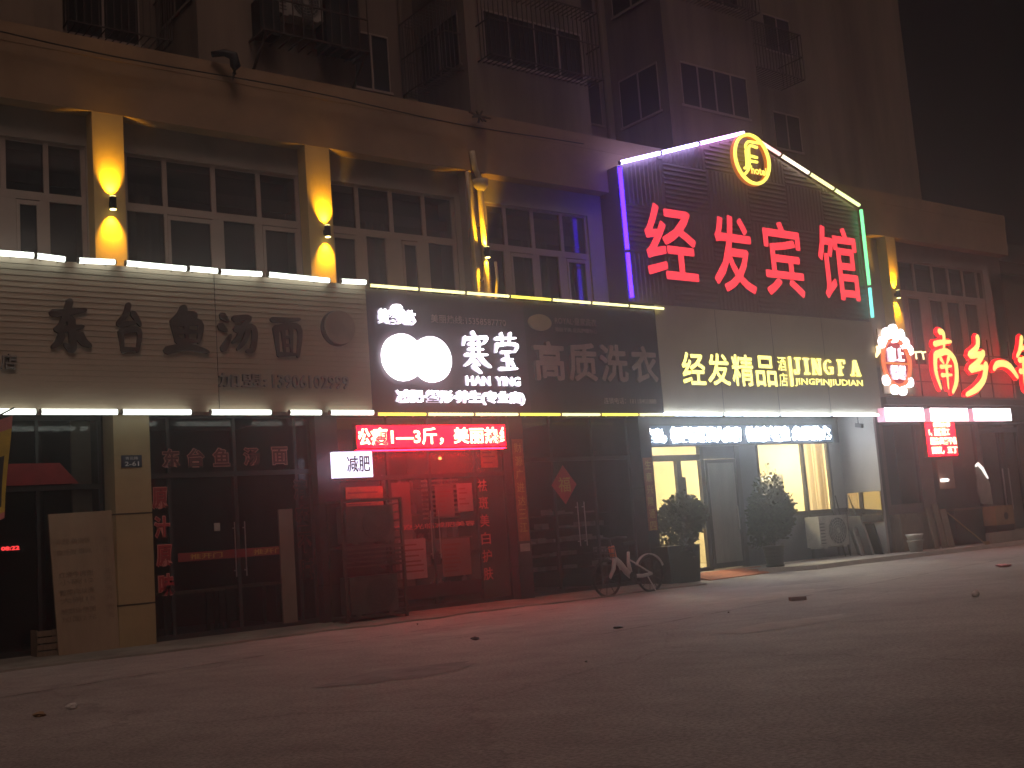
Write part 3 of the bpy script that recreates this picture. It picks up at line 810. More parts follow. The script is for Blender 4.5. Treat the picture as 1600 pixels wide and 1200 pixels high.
# ------------------------------------------------------------------ plum sign with two white discs
H = thing('shop_sign', 'dark plum shop sign with two overlapping glowing white discs', 'sign', (12, -.3, 3.6))
boxp('board', M['board'], H, 10.335, 13.9, -.35, .1, 3.62, 5.86)
dd = MB(); dd.tube([(11.0, -.43, 4.62), (11.0, -.36, 4.62)], .43, 44); dd.build('disc', [M['white_face']], H)
dd = MB(); dd.tube([(11.62, -.434, 4.60), (11.62, -.364, 4.60)], .425, 44); dd.build('disc', [M['white_face']], H)
text('美容美体', 10.53, 11.32, 5.22, 5.50, -.43, .06, M['white_face'], M['white_side'], H, bold=.045)
hb = MB(); hb.lathe([(.0, .0), (.1, .02), (.12, .07), (.08, .12), (.0, .14)], (10.93, -.40, 5.46), 12); hb.build('badge', M['white_face'], H, True)
brush(BR['寒'], 12.32, 12.93, 4.40, 5.13, -.43, .06, M['white_face'], M['white_side'], H, k=1.15)
brush(BR['莹'], 13.07, 13.64, 4.42, 5.15, -.43, .06, M['white_face'], M['white_side'], H, k=1.15)
text('HAN', 12.36, 12.92, 4.13, 4.31, -.42, .05, M['white_face'], M['white_side'], H, bold=.025); text('YING', 13.05, 13.64, 4.13, 4.31, -.42, .05, M['white_face'], M['white_side'], H, bold=.025)
text('减肥·塑形·养生(专业店)', 10.80, 13.72, 3.76, 4.03, -.42, .05, M['white_face'], M['white_side'], H, bold=.04)
text('美丽热线:15358587770', 11.68, 13.42, 5.30, 5.46, -.375, .024, M['pinkish'], M['letter_side'], H, bold=.01)
# red scrolling board under it
def matrix(label, x0, x1, z0, z1, y, lines, ground, hot, bold=.02, clip=None, loc=None):
    t = thing('led_display', label, 'led display', ((x0 + x1) / 2, y, z0))
    boxp('housing', M['dark'], t, x0 - .03, x1 + .03, y + .006, y + .11, z0 - .03, z1 + .03)
    boxp('screen', ground, t, x0, x1, y - .004, y + .004, z0, z1)
    for (body, a, b, c, d, cl) in lines:
        text(body, a, b, c, d, y - .014, .006, hot, hot, t, 'lettering', bold, cl)
    return t
RB = matrix('red scrolling LED board with glowing characters under the plum sign', 10.02, 13.26, 2.99, 3.39, -.30, [('松瘦1—3斤，美丽热线', 9.94, 13.46, 3.03, 3.35, [(10.05, -1), (13.22, 1)])], M['dot_red'], M['dot_hot'], .02)
boxp('added_underglow', em('added_red_glow', (1.0, .003, .014), 48.0), RB, 10.02, 13.26, -.29, -.20, 2.94, 2.959)  # glowing underside added to throw red light on the doors below
lb = thing('lightbox', 'small glowing white lightbox reading weight loss beside the red board', 'lightbox', (10.0, -.3, 2.5))
MB().box(9.52, 10.27, -.35, -.22, 2.48, 2.93).build('lit_face', M['box_cool'], lb)
MB().box(9.505, 10.285, -.34, -.20, 2.465, 2.478).box(9.505, 10.285, -.34, -.2, 2.932, 2.945).build('rim', M['metal'], lb)
text('减肥', 9.76, 10.22, 2.57, 2.86, -.357, .005, mat('plum_print', (.12, .03, .14), .5), M['letter_side'], lb, bold=.012)
al = MB(); al.lathe([(.0, -.03), (.028, -.02), (.034, .0), (.028, .02), (.0, .03)], (12.16, .35, 2.83), 10)
tag(al.build('pilot_lamp', M['amber'], None, True), 'tiny amber lamp glowing over the red-lit doors', 'lamp')

# ------------------------------------------------------------------ laundry sign
Ln = thing('shop_sign', 'dark navy laundry sign with four unlit dusty pink characters', 'sign', (16, -.3, 3.6))
boxp('board', M['navy'], Ln, 13.905, 17.52, -.345, .1, 3.62, 5.86)
ov = MB(); ov.prism([(14.27 + .285 * math.cos(a), 5.43 + .165 * math.sin(a)) for a in [2 * math.pi * i / 32 for i in range(32)]], -.40, -.35); ov.build('oval_badge', mat('khaki_badge', (.44, .36, .22), .5, .15, 3), Ln)
text('ROYAL·皇家洗衣', 14.67, 15.78, 5.42, 5.58, -.37, .02, M['pinkdim'], M['letter_side'], Ln, bold=.012)
text('高级干洗 皮具护理中心', 14.66, 15.78, 5.27, 5.36, -.37, .02, M['pinkdim'], M['letter_side'], Ln, bold=.012)
for ch, a, b in (('高', 14.05, 14.78), ('质', 14.92, 15.64), ('洗', 15.77, 16.50), ('衣', 16.65, 17.36)):
    text(ch, a, b, 4.28, 5.03, -.42, .07, M['pinkish'], M['letter_side'], Ln, 'character', fat=.022)
text('连锁电话：18118401888', 15.80, 17.30, 3.81, 3.94, -.37, .02, M['pinkish'], M['letter_side'], Ln, bold=.012)
for i in range(7):
    a = 10.36 + i * 1.052
    tube_lamp((a, -.44, 5.90), (a + 1.045, -.44, 5.90), M['led_pale'] if i not in (3,) else M['led_yellow'], 'thin yellow LED tube above the two dark shop signs, %s from the left' % ORD[i], 'yellow tubes along the dark signs top', .028)
    tube_lamp((a, -.44, 3.575), (a + 1.045, -.44, 3.575), M['led_yellow'] if i in (0, 3, 5) else M['led_pale'], 'thin yellow LED tube below the two dark shop signs, %s from the left' % ORD[i], 'yellow tubes along the dark signs base', .028)

# ------------------------------------------------------------------ hotel gable
G = thing('gable_sign', 'house-shaped ribbed steel gable sign carrying four huge glowing red characters', 'sign', (21, -.3, 6))
gx0, gx1, gp, gz0, gz1, gz2 = 16.80, 25.22, 21.02, 6.02, 9.03, 10.35
MB().prism([(gx0, gz0), (gx1, gz0), (gx1, gz1), (gp, gz2), (gx0, gz1)], -.32, .29).build('panel', M['steel'], G)
rib = MB()
nx = 6; tw = (gx1 - gx0) / nx
for i in range(nx):
    for j in range(4):
        xa = gx0 + i * tw; za = gz0 + j * 1.1
        zb = min(za + 1.1, gz2)
        def slope(x): return gz1 + (gz2 - gz1) * (1 - abs(x - gp) / (gp - gx0))
        vert = (i + j) % 2 == 0
        if vert:
            for k in range(11):
                x = xa + (k + .5) * tw / 11; w = tw / 11 * .3
                zt = min(zb - .015, slope(x) - .02)
                if zt - za > .03:
                    rib.hexa([(x - w, -.32, za), (x + w, -.32, za), (x + w * .5, -.332, za), (x - w * .5, -.332, za), (x - w, -.32, zt), (x + w, -.32, zt), (x + w * .5, -.332, zt), (x - w * .5, -.332, zt)])
        else:
            for k in range(10):
                z = za + (k + .5) * 1.1 / 10; w = .034
                if z > gz2 - .1: continue
                xl, xr = xa + .015, xa + tw - .015
                if z + w > gz1 - .02:
                    t_ = (gz2 - z - w) / (gz2 - gz1) * (gp - gx0) - .05
                    xl = max(xl, gp - t_); xr = min(xr, gp + t_)
                if xr - xl > .05:
                    rib.hexa([(xl, -.32, z - w), (xr, -.32, z - w), (xr, -.32, z + w), (xl, -.32, z + w), (xl, -.334, z - w * .4), (xr, -.334, z - w * .4), (xr, -.334, z + w * .4), (xl, -.334, z + w * .4)])
rib.build('rib', M['steel'], G)
for ch, a, b, z0, z1 in (('经', 17.42, 18.95, 6.62, 8.27), ('发', 19.52, 20.88, 6.46, 8.25), ('宾', 21.30, 22.66, 6.48, 8.28), ('馆', 23.36, 24.90, 6.53, 8.38)):
    text(ch, a, b, z0, z1, -.385, .022, M['red_face'], M['letter_side'], G, 'character', fat=.029)
def gtube(i, p0, p1, m, lab):
    tube_lamp((p0[0], -.43, p0[1]), (p1[0], -.43, p1[1]), M[m], lab, 'rainbow tubes outlining the gable', .044)
eaveL, peak, eaveR = (16.78, 9.06), (21.02, 10.40), (25.26, 9.06)
def lerp(a, b, t): return (a[0] + (b[0] - a[0]) * t, a[1] + (b[1] - a[1]) * t)
gtube(0, (16.80, 6.06), (16.79, 7.08), 'led_violet', 'short violet LED tube at the foot of the gable left side')
gtube(1, (16.79, 7.11), (16.78, 8.98), 'led_violet', 'long violet LED tube at the top of the gable left side')
for i, (t0, t1, m, w) in enumerate(((0, .30, 'led_lav', 'bluish white LED tube at the low end of the gable left slope'), (.305, .60, 'led_lav', 'bluish white LED tube midway up the gable left slope'), (.605, .985, 'led_lav2', 'lilac LED tube reaching the gable peak from the left'))):
    gtube(i, lerp(eaveL, peak, t0), lerp(eaveL, peak, t1), m, w)
for i, (t0, t1, m, w) in enumerate(((.015, .285, 'led_rose', 'rose LED tube just right of the gable peak'), (.29, .53, 'led_peach', 'peach white LED tube in the upper middle of the gable right slope'), (.535, .75, 'led_pale', 'pale yellow LED tube in the lower middle of the gable right slope'), (.755, .99, 'led_lime', 'lime LED tube at the low end of the gable right slope'))):
    gtube(i, lerp(peak, eaveR, t0), lerp(peak, eaveR, t1), m, w)
gtube(0, (25.24, 6.93), (25.26, 8.98), 'led_green', 'green LED tube on the gable right side')
gtube(1, (25.22, 6.08), (25.24, 6.90), 'led_cyan', 'cyan LED tube at the foot of the gable right side')
# neon roundel
NL = thing('neon_logo', 'round yellow neon logo with letter E and hotel below the gable peak', 'sign', (21.02, -.5, 9.72))
lc = (21.02, 9.70); lr = .60
def LP(u, v): return (lc[0] + u * lr, -.55, lc[1] + v * lr)
def sm(pts): return [LP(q.x, q.y) for q in smoothpath(pts, [1] * len(pts), 5)[0]]
rg = MB(); rg.tube([LP(math.cos(a), math.sin(a)) for a in [2 * math.pi * i / 48 for i in range(48)]], .042, 8, closed=True); rg.build('ring', M['neon'], NL, True)
rg = MB(); rg.tube([(lc[0] + .6 * math.cos(a), -.46, lc[1] + .6 * math.sin(a)) for a in [2 * math.pi * i / 48 for i in range(48)]], .05, 8, closed=True); rg.build('ring_reflection', M['neon_back'], NL, True)  # second glowing ring paints the orange reflection behind the neon
for pts in ([(-.52, -.44), (-.37, -.32), (-.33, .26), (-.31, .52), (-.12, .70), (.29, .72), (.55, .74)], [(.36, .52), (-.01, .55), (-.15, .41), (-.19, -.05), (-.26, -.40), (-.50, -.66), (-.68, -.72)], [(-.05, .12), (.30, .10)], [(-.06, -.09), (.28, -.09)]):
    m_ = MB(); m_.tube(sm(pts), .036, 8); m_.build('neon_stroke', M['neon'], NL, True)
text('hotel', 20.93, 21.48, 9.33, 9.53, -.56, .04, M['neon'], M['neon_back'], NL, bold=.03)
# hotel fascia
Fs = thing('shop_sign', 'grey taupe hotel fascia with glowing yellow characters and JING FA lettering', 'sign', (21, -.3, 3.6))
boxp('board', M['taupe'], Fs, 17.525, 25.27, -.35, .1, 3.62, 6.0)
sb = MB()
for x in (19.4, 21.3, 23.2): sb.box(x, x + .008, -.353, -.34, 3.63, 5.99)
sb.build('panel_seam', M['letter_side'], Fs)
for i, ch in enumerate('经发精品'):
    a = 18.17 + i * .80
    text(ch, a, a + .70, 4.26, 4.96, -.385, .022, M['yel_face'], M['letter_side'], Fs, 'character', fat=.014)
text('酒', 21.36, 21.66, 4.63, 4.97, -.385, .022, M['yel_face'], M['letter_side'], Fs, 'character', .008)
text('店', 21.36, 21.66, 4.26, 4.58, -.385, .022, M['yel_face'], M['letter_side'], Fs, 'character', .008)
boxp('divider_bar', M['yel_face'], Fs, 21.79, 21.83, -.42, -.36, 4.27, 4.98)
def serif(body, boxes, z0, z1):
    for ch, (a, b) in zip(body, boxes):
        w = b - a; h = z1 - z0; t = MB(); th = w * .26; sf = h * .10; y0, y1 = -.385, -.352; ys = -.3835
        def st(x0, x1): t.box(x0, x1, y0, y1, z0, z1)
        def sr(x0, x1, top): t.box(x0, x1, ys, y1, (z1 - sf) if top else z0, z1 if top else z0 + sf)
        if ch == 'I': st(a + w * .32, b - w * .32); sr(a + w * .08, b - w * .08, 1); sr(a + w * .08, b - w * .08, 0)
        elif ch == 'F': st(a + w * .14, a + w * .42); sr(a, b, 1); sr(a, a + w * .58, 0); t.box(a + w * .4, a + w * .75, ys, y1, z0 + h * .48, z0 + h * .58); t.box(b - w * .14, b, -.382, y1, z1 - h * .26, z1)
        elif ch == 'J': st_ = t; t.box(a + w * .42, a + w * .72, y0, y1, z0 + h * .2, z1); sr(a + w * .2, b, 1); t.box(a + w * .08, a + w * .62, ys, y1, z0, z0 + h * .13); t.box(a, a + w * .22, -.382, y1, z0 + h * .02, z0 + h * .26); t.box(a + w * .42, a + w * .68, -.381, y1, z0 + h * .08, z0 + h * .21)
        elif ch == 'N':
            t.box(a + w * .08, a + w * .24, y0, y1, z0, z1); t.box(b - w * .24, b - w * .08, y0, y1, z0, z1)
            t.prism([(a + w * .02, z1), (a + w * .34, z1), (b - w * .02 - w * .06, z0), (b - w * .36, z0)], -.382, y1); sr(a, a + w * .38, 0); sr(b - w * .38, b, 1)
        elif ch == 'A':
            t.prism([(a + w * .40, z1), (a + w * .56, z1), (a + w * .26, z0), (a + w * .10, z0)], y0, y1); t.prism([(a + w * .40, z1 + .001), (a + w * .64, z1 + .001), (b - w * .04, z0), (b - w * .34, z0)], -.386, y1)
            t.box(a + w * .26, b - w * .26, ys + .003, y1, z0 + h * .28, z0 + h * .38); sr(a, a + w * .38, 0); sr(b - w * .42, b, 0)
        elif ch == 'G':
            P = []; cx, cz = (a + b) / 2, (z0 + z1) / 2
            for i in range(15):
                q = math.radians(48 + 284 * i / 14); P.append((cx + w * .38 * math.cos(q), -.372, cz + h * .43 * math.sin(q)))
            for i in range(14): t.bar(P[i], P[i + 1], w * .20 if 3 < i < 10 else w * .14, 0, .022)
            t.box(cx + w * .05, b, ys, y1, cz - h * .08, cz + h * .02); t.box(b - w * .28, b - w * .05, -.382, y1, z0 + h * .08, cz)
        t.build('character', M['yel_face'], Fs)
serif('JINGFA', [(21.96, 22.24), (22.32, 22.56), (22.64, 23.00), (23.08, 23.46), (23.64, 23.94), (24.14, 24.54)], 4.57, 4.97)
text('JINGPINJIUDIAN', 21.92, 24.56, 4.27, 4.47, -.385, .022, M['yel_face'], M['letter_side'], Fs, bold=.02)
for i in range(4):
    a = 17.40 + i * 1.92
    tube_lamp((a, -.40, 3.585), (a + 1.88, -.40, 3.585), M['led_cool'], 'cold white LED tube under the grey hotel fascia, %s from the left' % ORD[i], 'cold tubes under the hotel fascia', .028)

# ------------------------------------------------------------------ hotel entrance
E = thing('hotel_entrance', 'recessed glazed hotel entrance with yellow lit lobby and grey door leaf', 'entrance', (21, 1, 0))
fr = MB()
fr.box(17.4, 18.24, .98, 1.06, .11, 3.08); fr.box(18.24, 25.17, .98, 1.06, 3.03, 3.70)
fr.box(18.24, 19.88, .97, 1.07, 2.68, 2.82); fr.box(19.08, 19.22, .965, 1.07, .11, 2.68)
fr.box(19.02, 19.30, .93, 1.0, 1.6, 2.3); fr.box(19.86, 19.98, .96, 1.07, .11, 3.03)
fr.box(21.08, 21.22, .96, 1.07, .11, 3.03); fr.box(18.24, 19.9, .972, 1.07, .11, .2)
fr.box(23.60, 23.68, .97, 1.07, .11, 3.03); fr.box(24.62, 24.70, .97, 1.07, .11, 3.03); fr.box(21.9, 25.17, .962, 1.07, 1.22, 1.32); fr.box(21.86, 21.92, .965, 1.07, 1.32, 3.03)
fr.build('frame', M['frame_dark'], E)
M['slate'] = mat('slate_panel', (.10, .10, .115), .5, .2, 2)
for b_ in ((21.22, 21.86, .99, 1.05, .11, 3.03), (21.92, 25.17, .991, 1.05, .11, 1.22), (19.98, 21.08, 1.0, 1.05, 2.70, 3.03)): boxp('infill_panel', M['slate'], E, *b_)
D = MB().box(20.0, 21.06, .955, .995, .14, 2.69).build('door', M['frame_dark'], E)
boxp('door_panel', M['frost'], D, 20.08, 20.98, .948, .953, .26, 2.60)
MB().tube([(20.92, .90, 1.0), (20.92, .90, 1.55)], .018, 8).box(20.90, 20.94, .90, .95, 1.02, 1.05).box(20.90, 20.94, .90, .95, 1.5, 1.53).build('handle', M['metal'], D)
for a, b, z0, z1 in ((18.26, 19.84, 2.83, 3.02), (18.26, 19.07, .2, 2.67), (19.23, 19.85, .2, 2.67), (21.93, 23.59, 1.33, 3.02)):
    pn = MB(); pn.face([(a, 1.02, z0), (b, 1.02, z0), (b, 1.02, z1), (a, 1.02, z1)]); pn.build('pane', M['clearglass'], E, recalc=False)
cu = MB(); k = 26
for i in range(k):
    u0, u1 = 23.69 + .9 * i / k, 23.69 + .9 * (i + 1) / k
    y0, y1 = 1.10 + .035 * math.sin(i * 1.9), 1.10 + .035 * math.sin((i + 1) * 1.9)
    cu.face([(u0, y0, 1.3), (u1, y1, 1.3), (u1, y1, 3.03), (u0, y0, 3.03)])
cu.build('curtain', M['curtain'], E, True, recalc=False)
boxp('side_panel', mat('side_panel_paint', (.33, .32, .30), .6, .15, 1), E, 24.70, 25.17, .985, 1.05, 1.32, 3.03)
# lobby behind
lo_ = MB()
lo_.box(17.42, 25.2, 4.4, 4.5, .1, 3.4); lo_.box(17.42, 17.5, 1.08, 4.4, .1, 3.4); lo_.box(25.1, 25.2, 1.08, 4.4, .1, 3.4); lo_.box(17.42, 25.2, 1.08, 4.5, 3.4, 3.45)
lo_.build('lobby_wall', M['lobby'], E)
boxp('lobby_floor', M['lobbyfloor'], E, 17.42, 25.2, 1.08, 4.4, .06, .11)
cl = thing('ceiling_lamp', 'bright round ceiling lamp inside the hotel lobby window', 'lamp', (23.7, 2.6, 3.2))
MB().lathe([(.30, 0), (.34, .06), (.30, .14), (.05, .16)], (23.7, 2.6, 3.22), 20).build('shade', M['lobbylamp'], cl, True)
cl2 = thing('ceiling_lamp', 'bright round ceiling lamp inside the hotel door', 'lamp', (19.9, 2.6, 3.2))
MB().lathe([(.30, 0), (.34, .06), (.30, .14), (.05, .16)], (19.9, 2.6, 3.22), 20).build('shade', M['lobbylamp'], cl2, True)
ca = thing('cabinet_air_conditioner', 'white upright cabinet seen through the lit hotel window', 'air conditioner', (25.0, 3.2, .11))
MB().box(24.62, 25.06, 2.9, 3.5, .11, 2.35).build('cabinet', M['white'], ca)
MB().box(24.60, 24.619, 2.95, 3.45, 1.9, 2.2).build('vent', M['greyboard'], ca)
mc = thing('meter_panel', 'small grey barred panel on the lobby wall beside the cabinet', 'panel', (25.0, 4.35, 2.0))
mm = MB(); mm.box(25.02, 25.09, 3.75, 4.15, 2.05, 2.6); mm.build('plate', M['white'], mc)
mm = MB()
for k in range(5): mm.box(25.0, 25.018, 3.78, 4.12, 2.10 + k * .1, 2.15 + k * .1)
mm.build('slot', M['greyboard'], mc)
sf = thing('sofa', 'brown sofa standing on the lobby floor behind the first shrub', 'sofa', (18.9, 3.6, .11))
MB().box(18.3, 20.0, 3.3, 3.95, .2, .55).build('seat', M['cardboard'], sf); MB().box(18.3, 20.0, 3.95, 4.15, .2, 1.0).build('backrest', M['cardboard'], sf)
for x in (18.2, 20.0): MB().box(x, x + .18, 3.3, 4.15, .11, .75).build('armrest', M['cardboard'], sf)
# cold LED text board over the door
matrix('long cold white scrolling LED board above the hotel door', 18.06, 24.68, 3.03, 3.48, .80, [('住宿，', 17.95, 18.66, 3.08, 3.42, [(18.08, -1)]), ('标准间特惠大床房', 18.80, 21.20, 3.07, 3.45, None), ('钟点房会议室', 21.36, 22.95, 3.07, 3.45, None), ('免费热水', 23.05, 24.62, 3.08, 3.44, None)], M['dot_cool_bg'], M['dot_cool'], .10)
cc = thing('security_camera', 'small black security camera on a rod under the hotel soffit', 'camera', (24.9, .2, 3.4))
MB().tube([(24.85, .1, 3.70), (24.85, .1, 3.42)], .012, 6).build('rod', M['dark'], cc)
MB().obox((24.83, .06, 3.37), (.05, .0, 0), (.0, .09, .02), (0, -.01, .05)).build('body', M['dark'], cc)
mr = thing('mirror', 'yellow-reflecting rectangular mirror leaning on the grey return wall', 'mirror', (25.1, .3, .95))
MB().hexa([(25.10, -.12, .93), (25.14, -.12, .93), (25.035, .80, .93), (24.995, .80, .93), (25.12, -.12, 1.68), (25.16, -.12, 1.68), (25.055, .80, 1.68), (25.015, .80, 1.68)]).build('mirror_face', M['mirror'], mr)
# boards and planks
def slab(name, label, cat, c, w, h, t, rz, lean, m, group=None):
    o = MB().box(-w / 2, w / 2, -t / 2, t / 2, 0, h).build(name, m, None)
    o.location = c; o.rotation_euler = (lean, 0, rz); tag(o, label, cat, group); return o
slab('leaning_board', 'large grey board leaning on the return wall below the mirror', 'board', (24.80, .28, .1), .85, 1.02, .03, R(62), R(-14), M['greyboard'], 'boards leaning by the hotel')
slab('leaning_board', 'dark board leaning nearest the right shop below the mirror', 'board', (24.92, -.05, .1), .55, .80, .03, R(58), R(-13), M['dark'], 'boards leaning by the hotel')
sg_ = slab('menu_board', 'narrow pale notice board with dark smudged writing by the condenser', 'board', (24.45, .10, .1), .30, .72, .03, R(20), R(-12), M['dirtywhite'])
text('东台', .0 - .1, .1, .5, .62, -.024, .004, M['letter_side'], M['letter_side'], None, 'tmp')
tmp = bpy.data.objects['tmp']; tmp.name = 'lettering'; tmp.parent = sg_
for i, (x, h, l) in enumerate(((24.55, 1.55, 'thin pole leaning behind the grey board'), (24.35, 1.3, 'second thin pole leaning at the hotel curtain window'))):
    q = MB(); q.tube([(x, .55, .1), (x + .12, .92, h + .1)], .016, 6); tag(q.build('pole', M['dark']), l, 'pole')

# ------------------------------------------------------------------ potted shrubs
def shrub(cx, cy, z0, rx, rz, label, potmb, potlabel, n=2600, sparse=1.0):
    t = thing('potted_shrub', label, 'plant', (cx, cy, z0), 'potted shrubs by the hotel door')
    f = MB(); zc = z0 + potlabel + rz * .9
    rnd = random.Random(int(cx * 100))
    lob = [(rnd.uniform(-1, 1), rnd.uniform(-1, 1), rnd.uniform(-.9, 1), rnd.uniform(.25, .5)) for _ in range(12)]
    cnt = 0
    while cnt < n:
        u = Vector((rnd.gauss(0, 1), rnd.gauss(0, 1), rnd.gauss(0, 1))).normalized()
        bump = 1.02 + sum(a[3] * max(0, u.dot(Vector(a[:3]).normalized()) - .75) * 2.4 for a in lob) - .1
        r = bump * (rnd.random() ** .45) * (1.0 + (.16 if rnd.random() < .1 else 0))
        p = Vector((cx + u.x * r * rx, cy + u.y * r * rx, zc + u.z * r * rz))
        if p.z < z0 + .1: continue
        d = (u + Vector((rnd.uniform(-1, 1), rnd.uniform(-1, 1), rnd.uniform(-.6, .9)))).normalized(); s = d.orthogonal().normalized()
        L = rnd.uniform(.06, .12); w = L * .42
        f.face([p, p + d * L * .5 + s * w, p + d * L, p + d * L * .5 - s * w], 0 if rnd.random() < .75 else 1); cnt += 1
    f.build('foliage', [M['leaf'], M['leaf2']], t, recalc=False)
    s = MB()
    for k in range(7):
        a = rnd.uniform(0, 6.28); s.tube([(cx, cy, z0 + .2), (cx + .1 * math.cos(a), cy + .1 * math.sin(a), zc - rz * .4), (cx + rx * .7 * math.cos(a), cy + rx * .7 * math.sin(a), zc + rnd.uniform(-.2, .5) * rz)], [.025, .016, .006], 6)
    s.build('stem', M['stem'], t)
    potmb.build('pot', M['pot'], t)
    return t
p1 = MB(); p1.hexa([(17.08, -.56, .02), (17.93, -.56, .02), (17.93, -.12, .02), (17.08, -.12, .02), (17.03, -.60, .80), (17.98, -.60, .80), (17.98, -.08, .80), (17.03, -.08, .80)])
shrub(17.80, -.33, .02, .41, .56, 'round dark shrub in a black box planter before the glass door', p1, .84, 4600)
p2 = MB(); p2.lathe([(.20, 0), (.22, .04), (.19, .06), (.21, .10), (.20, .14), (.22, .18), (.21, .22), (.23, .26), (.22, .30), (.24, .34), (.23, .38), (.26, .44), (.25, .48), (.22, .48)], (20.86, -.12, .102), 24)
shrub(20.86, -.12, .102, .50, .66, 'leafy dark shrub in a ribbed round pot below the hotel window', p2, .66, 6000)

# ------------------------------------------------------------------ shared bike
Bk = thing('bicycle', 'pale shared bicycle with orange head tube parked before the dark laundry', 'bicycle', (15.2, -1.35, 0))
fx, rx_, wr_ = 14.62, 15.74, .335   # hubs; front at left
by = -1.35
def wheel(x, nm):
    w = MB(); w.tube([(x + wr_ * math.cos(a), by, wr_ + .005 + wr_ * math.sin(a)) for a in [2 * math.pi * i / 36 for i in range(36)]], .024, 8, closed=True)
    o = w.build('wheel', M['rubber'], Bk, True)
    s = MB()
    for i in range(10):
        a = math.pi * i / 5 * 1.0 + .2
        s.tube([(x, by, wr_ + .005), (x + .31 * math.cos(a), by, wr_ + .005 + .31 * math.sin(a))], .008, 5)
    s.tube([(x, by - .05, wr_ + .005), (x, by + .05, wr_ + .005)], .04, 10)
    s.build('spokes', M['frame_dark'], o)
wheel(fx, 'f'); wheel(rx_, 'r')
H0 = (14.80, by, .98); H1 = (14.84, by, .70); BB = (15.24, by, .33); ST = (15.22, by, .80)
fb = MB()
fb.tube([H1, (14.98, by, .60), (15.12, by, .43), BB], [.055, .055, .06, .055], 10)
fb.tube([BB, (15.20, by, .6), ST], [.045, .035, .028], 10)
fb.tube([BB, (15.5, by - .05, .32), (rx_, by - .05, .345)], [.042, .036, .03], 8)
fb.tube([(15.21, by, .66), (rx_, by - .05, .345)], .016, 8)
fb.build('frame', M['bikepaint'], Bk, True)
MB().tube([(14.79, by, .93), (14.84, by, .70)], .062, 10).build('head_tube', M['orange'], Bk, True)
fk = MB(); fk.tube([(14.83, by - .03, .72), (14.76, by - .05, .5), (fx + .03, by - .05, .34)], [.045, .04, .028], 8); fk.build('fork', M['bikepaint'], Bk, True)
for x, a0, a1 in ((fx, 20, 80), (rx_, 20, 150)):
    fn = MB(); P = [(x + .385 * math.cos(R(a)), by, .34 + .385 * math.sin(R(a))) for a in range(a0, a1 + 1, 10)]
    for i in range(len(P) - 1): fn.bar(P[i], P[i + 1], .055, 0, .018)
    fn.build('mudguard', M['bikepaint'], Bk)
hb_ = MB(); hb_.tube([(14.79, by, .93), (14.76, by, 1.06)], .018, 8); hb_.tube([(14.95, by - .29, 1.08), (14.80, by - .2, 1.1), (14.76, by, 1.07), (14.80, by + .2, 1.1), (14.95, by + .29, 1.08)], .015, 8); hb_.build('handlebar', M['frame_dark'], Bk, True)
sa = MB(); sa.hexa([(15.08, by - .03, .93), (15.36, by - .09, .94), (15.36, by + .09, .94), (15.08, by + .03, .93), (15.08, by - .025, .98), (15.36, by - .08, 1.0), (15.36, by + .08, 1.0), (15.08, by + .025, .98)]); sa.tube([ST, (15.22, by, .94)], .016, 8); sa.build('saddle', M['rubber'], Bk)
ba = MB()
for z in (.72, .8, .9): ba.tube([(14.74, by - .14, z), (14.48, by - .14, z), (14.48, by + .14, z), (14.74, by + .14, z)], .009, 5, closed=True)
for x in (14.48, 14.56, 14.65, 14.74):
    for s_ in (-.14, .14): ba.bar((x, by + s_, .70), (x, by + s_, .9), .008)
ba.build('basket', M['frame_dark'], Bk)
cr_ = MB(); cr_.tube([(15.24, by - .08, .33), (15.32, by - .08, .20)], .014, 6); cr_.box(15.28, 15.38, by - .14, by - .07, .18, .21); cr_.tube([(15.24, by - .06, .33), (15.24, by - .07, .33)], .09, 16); cr_.build('crank', M['frame_dark'], Bk)
ks = MB(); ks.tube([(15.6, by - .06, .33), (15.66, by - .22, .005)], .012, 6); ks.build('kickstand', M['metal'], Bk)

# ------------------------------------------------------------------ shop fronts
def front(label, x0, x1, y, mulls, z_tr, doors=(), gm='shopglass'):
    t = thing('storefront', label, 'shop front', ((x0 + x1) / 2, y, 0))
    f = MB(); w = .05
    f.box(x0, x1, y, y + .07, 3.6, 3.7); f.box(x0, x1, y, y + .07, .03, .12); f.box(x0, x1, y - .002, y + .072, z_tr - .04, z_tr + .04)
    for x in [x0 + w / 2] + list(mulls) + [x1 - w / 2]: f.box(x - w / 2, x + w / 2, y + .002, y + .068, .12, 3.6)
    f.build('frame', M['frame_dark'], t)
    g_ = MB(); g_.face([(x0, y + .03, .1), (x1, y + .03, .1), (x1, y + .03, 3.65), (x0, y + .03, 3.65)])
    g_.build('pane', M[gm], t, recalc=False)
    for x in doors:
        d = MB()
        for s_ in (-.09, .09):
            d.tube([(x + s_, y - .07, .95), (x + s_, y - .07, 1.85)], .011, 8)
            for z in (1.05, 1.75): d.bar((x + s_, y - .07, z), (x + s_, y, z), .02)
        d.build('door_handle', M['metal'], t)
    return t
f1 = front('dark glazed shop front with red banner at the left edge', 1.0, 5.88, .60, (3.4, 4.9), 2.55, (4.1,))
rb = MB(); rb.prism([(3.4, 2.60), (5.50, 2.60), (5.22, 2.93), (3.4, 2.93)], .555, .585); tag(rb.build('banner', M['redpaint']), 'long plain red banner across the leftmost shop window', 'banner')
wp = MB(); wp.box(5.45, 5.75, .72, .78, 1.9, 3.6); wp.build('inner_post', M['tan'], f1)
clk = thing('led_clock', 'small red digital clock glowing inside the leftmost shop', 'clock', (4.5, .55, 1.6))
MB().box(4.28, 4.70, .55, .59, 1.60, 1.73).build('housing', M['dark'], clk)
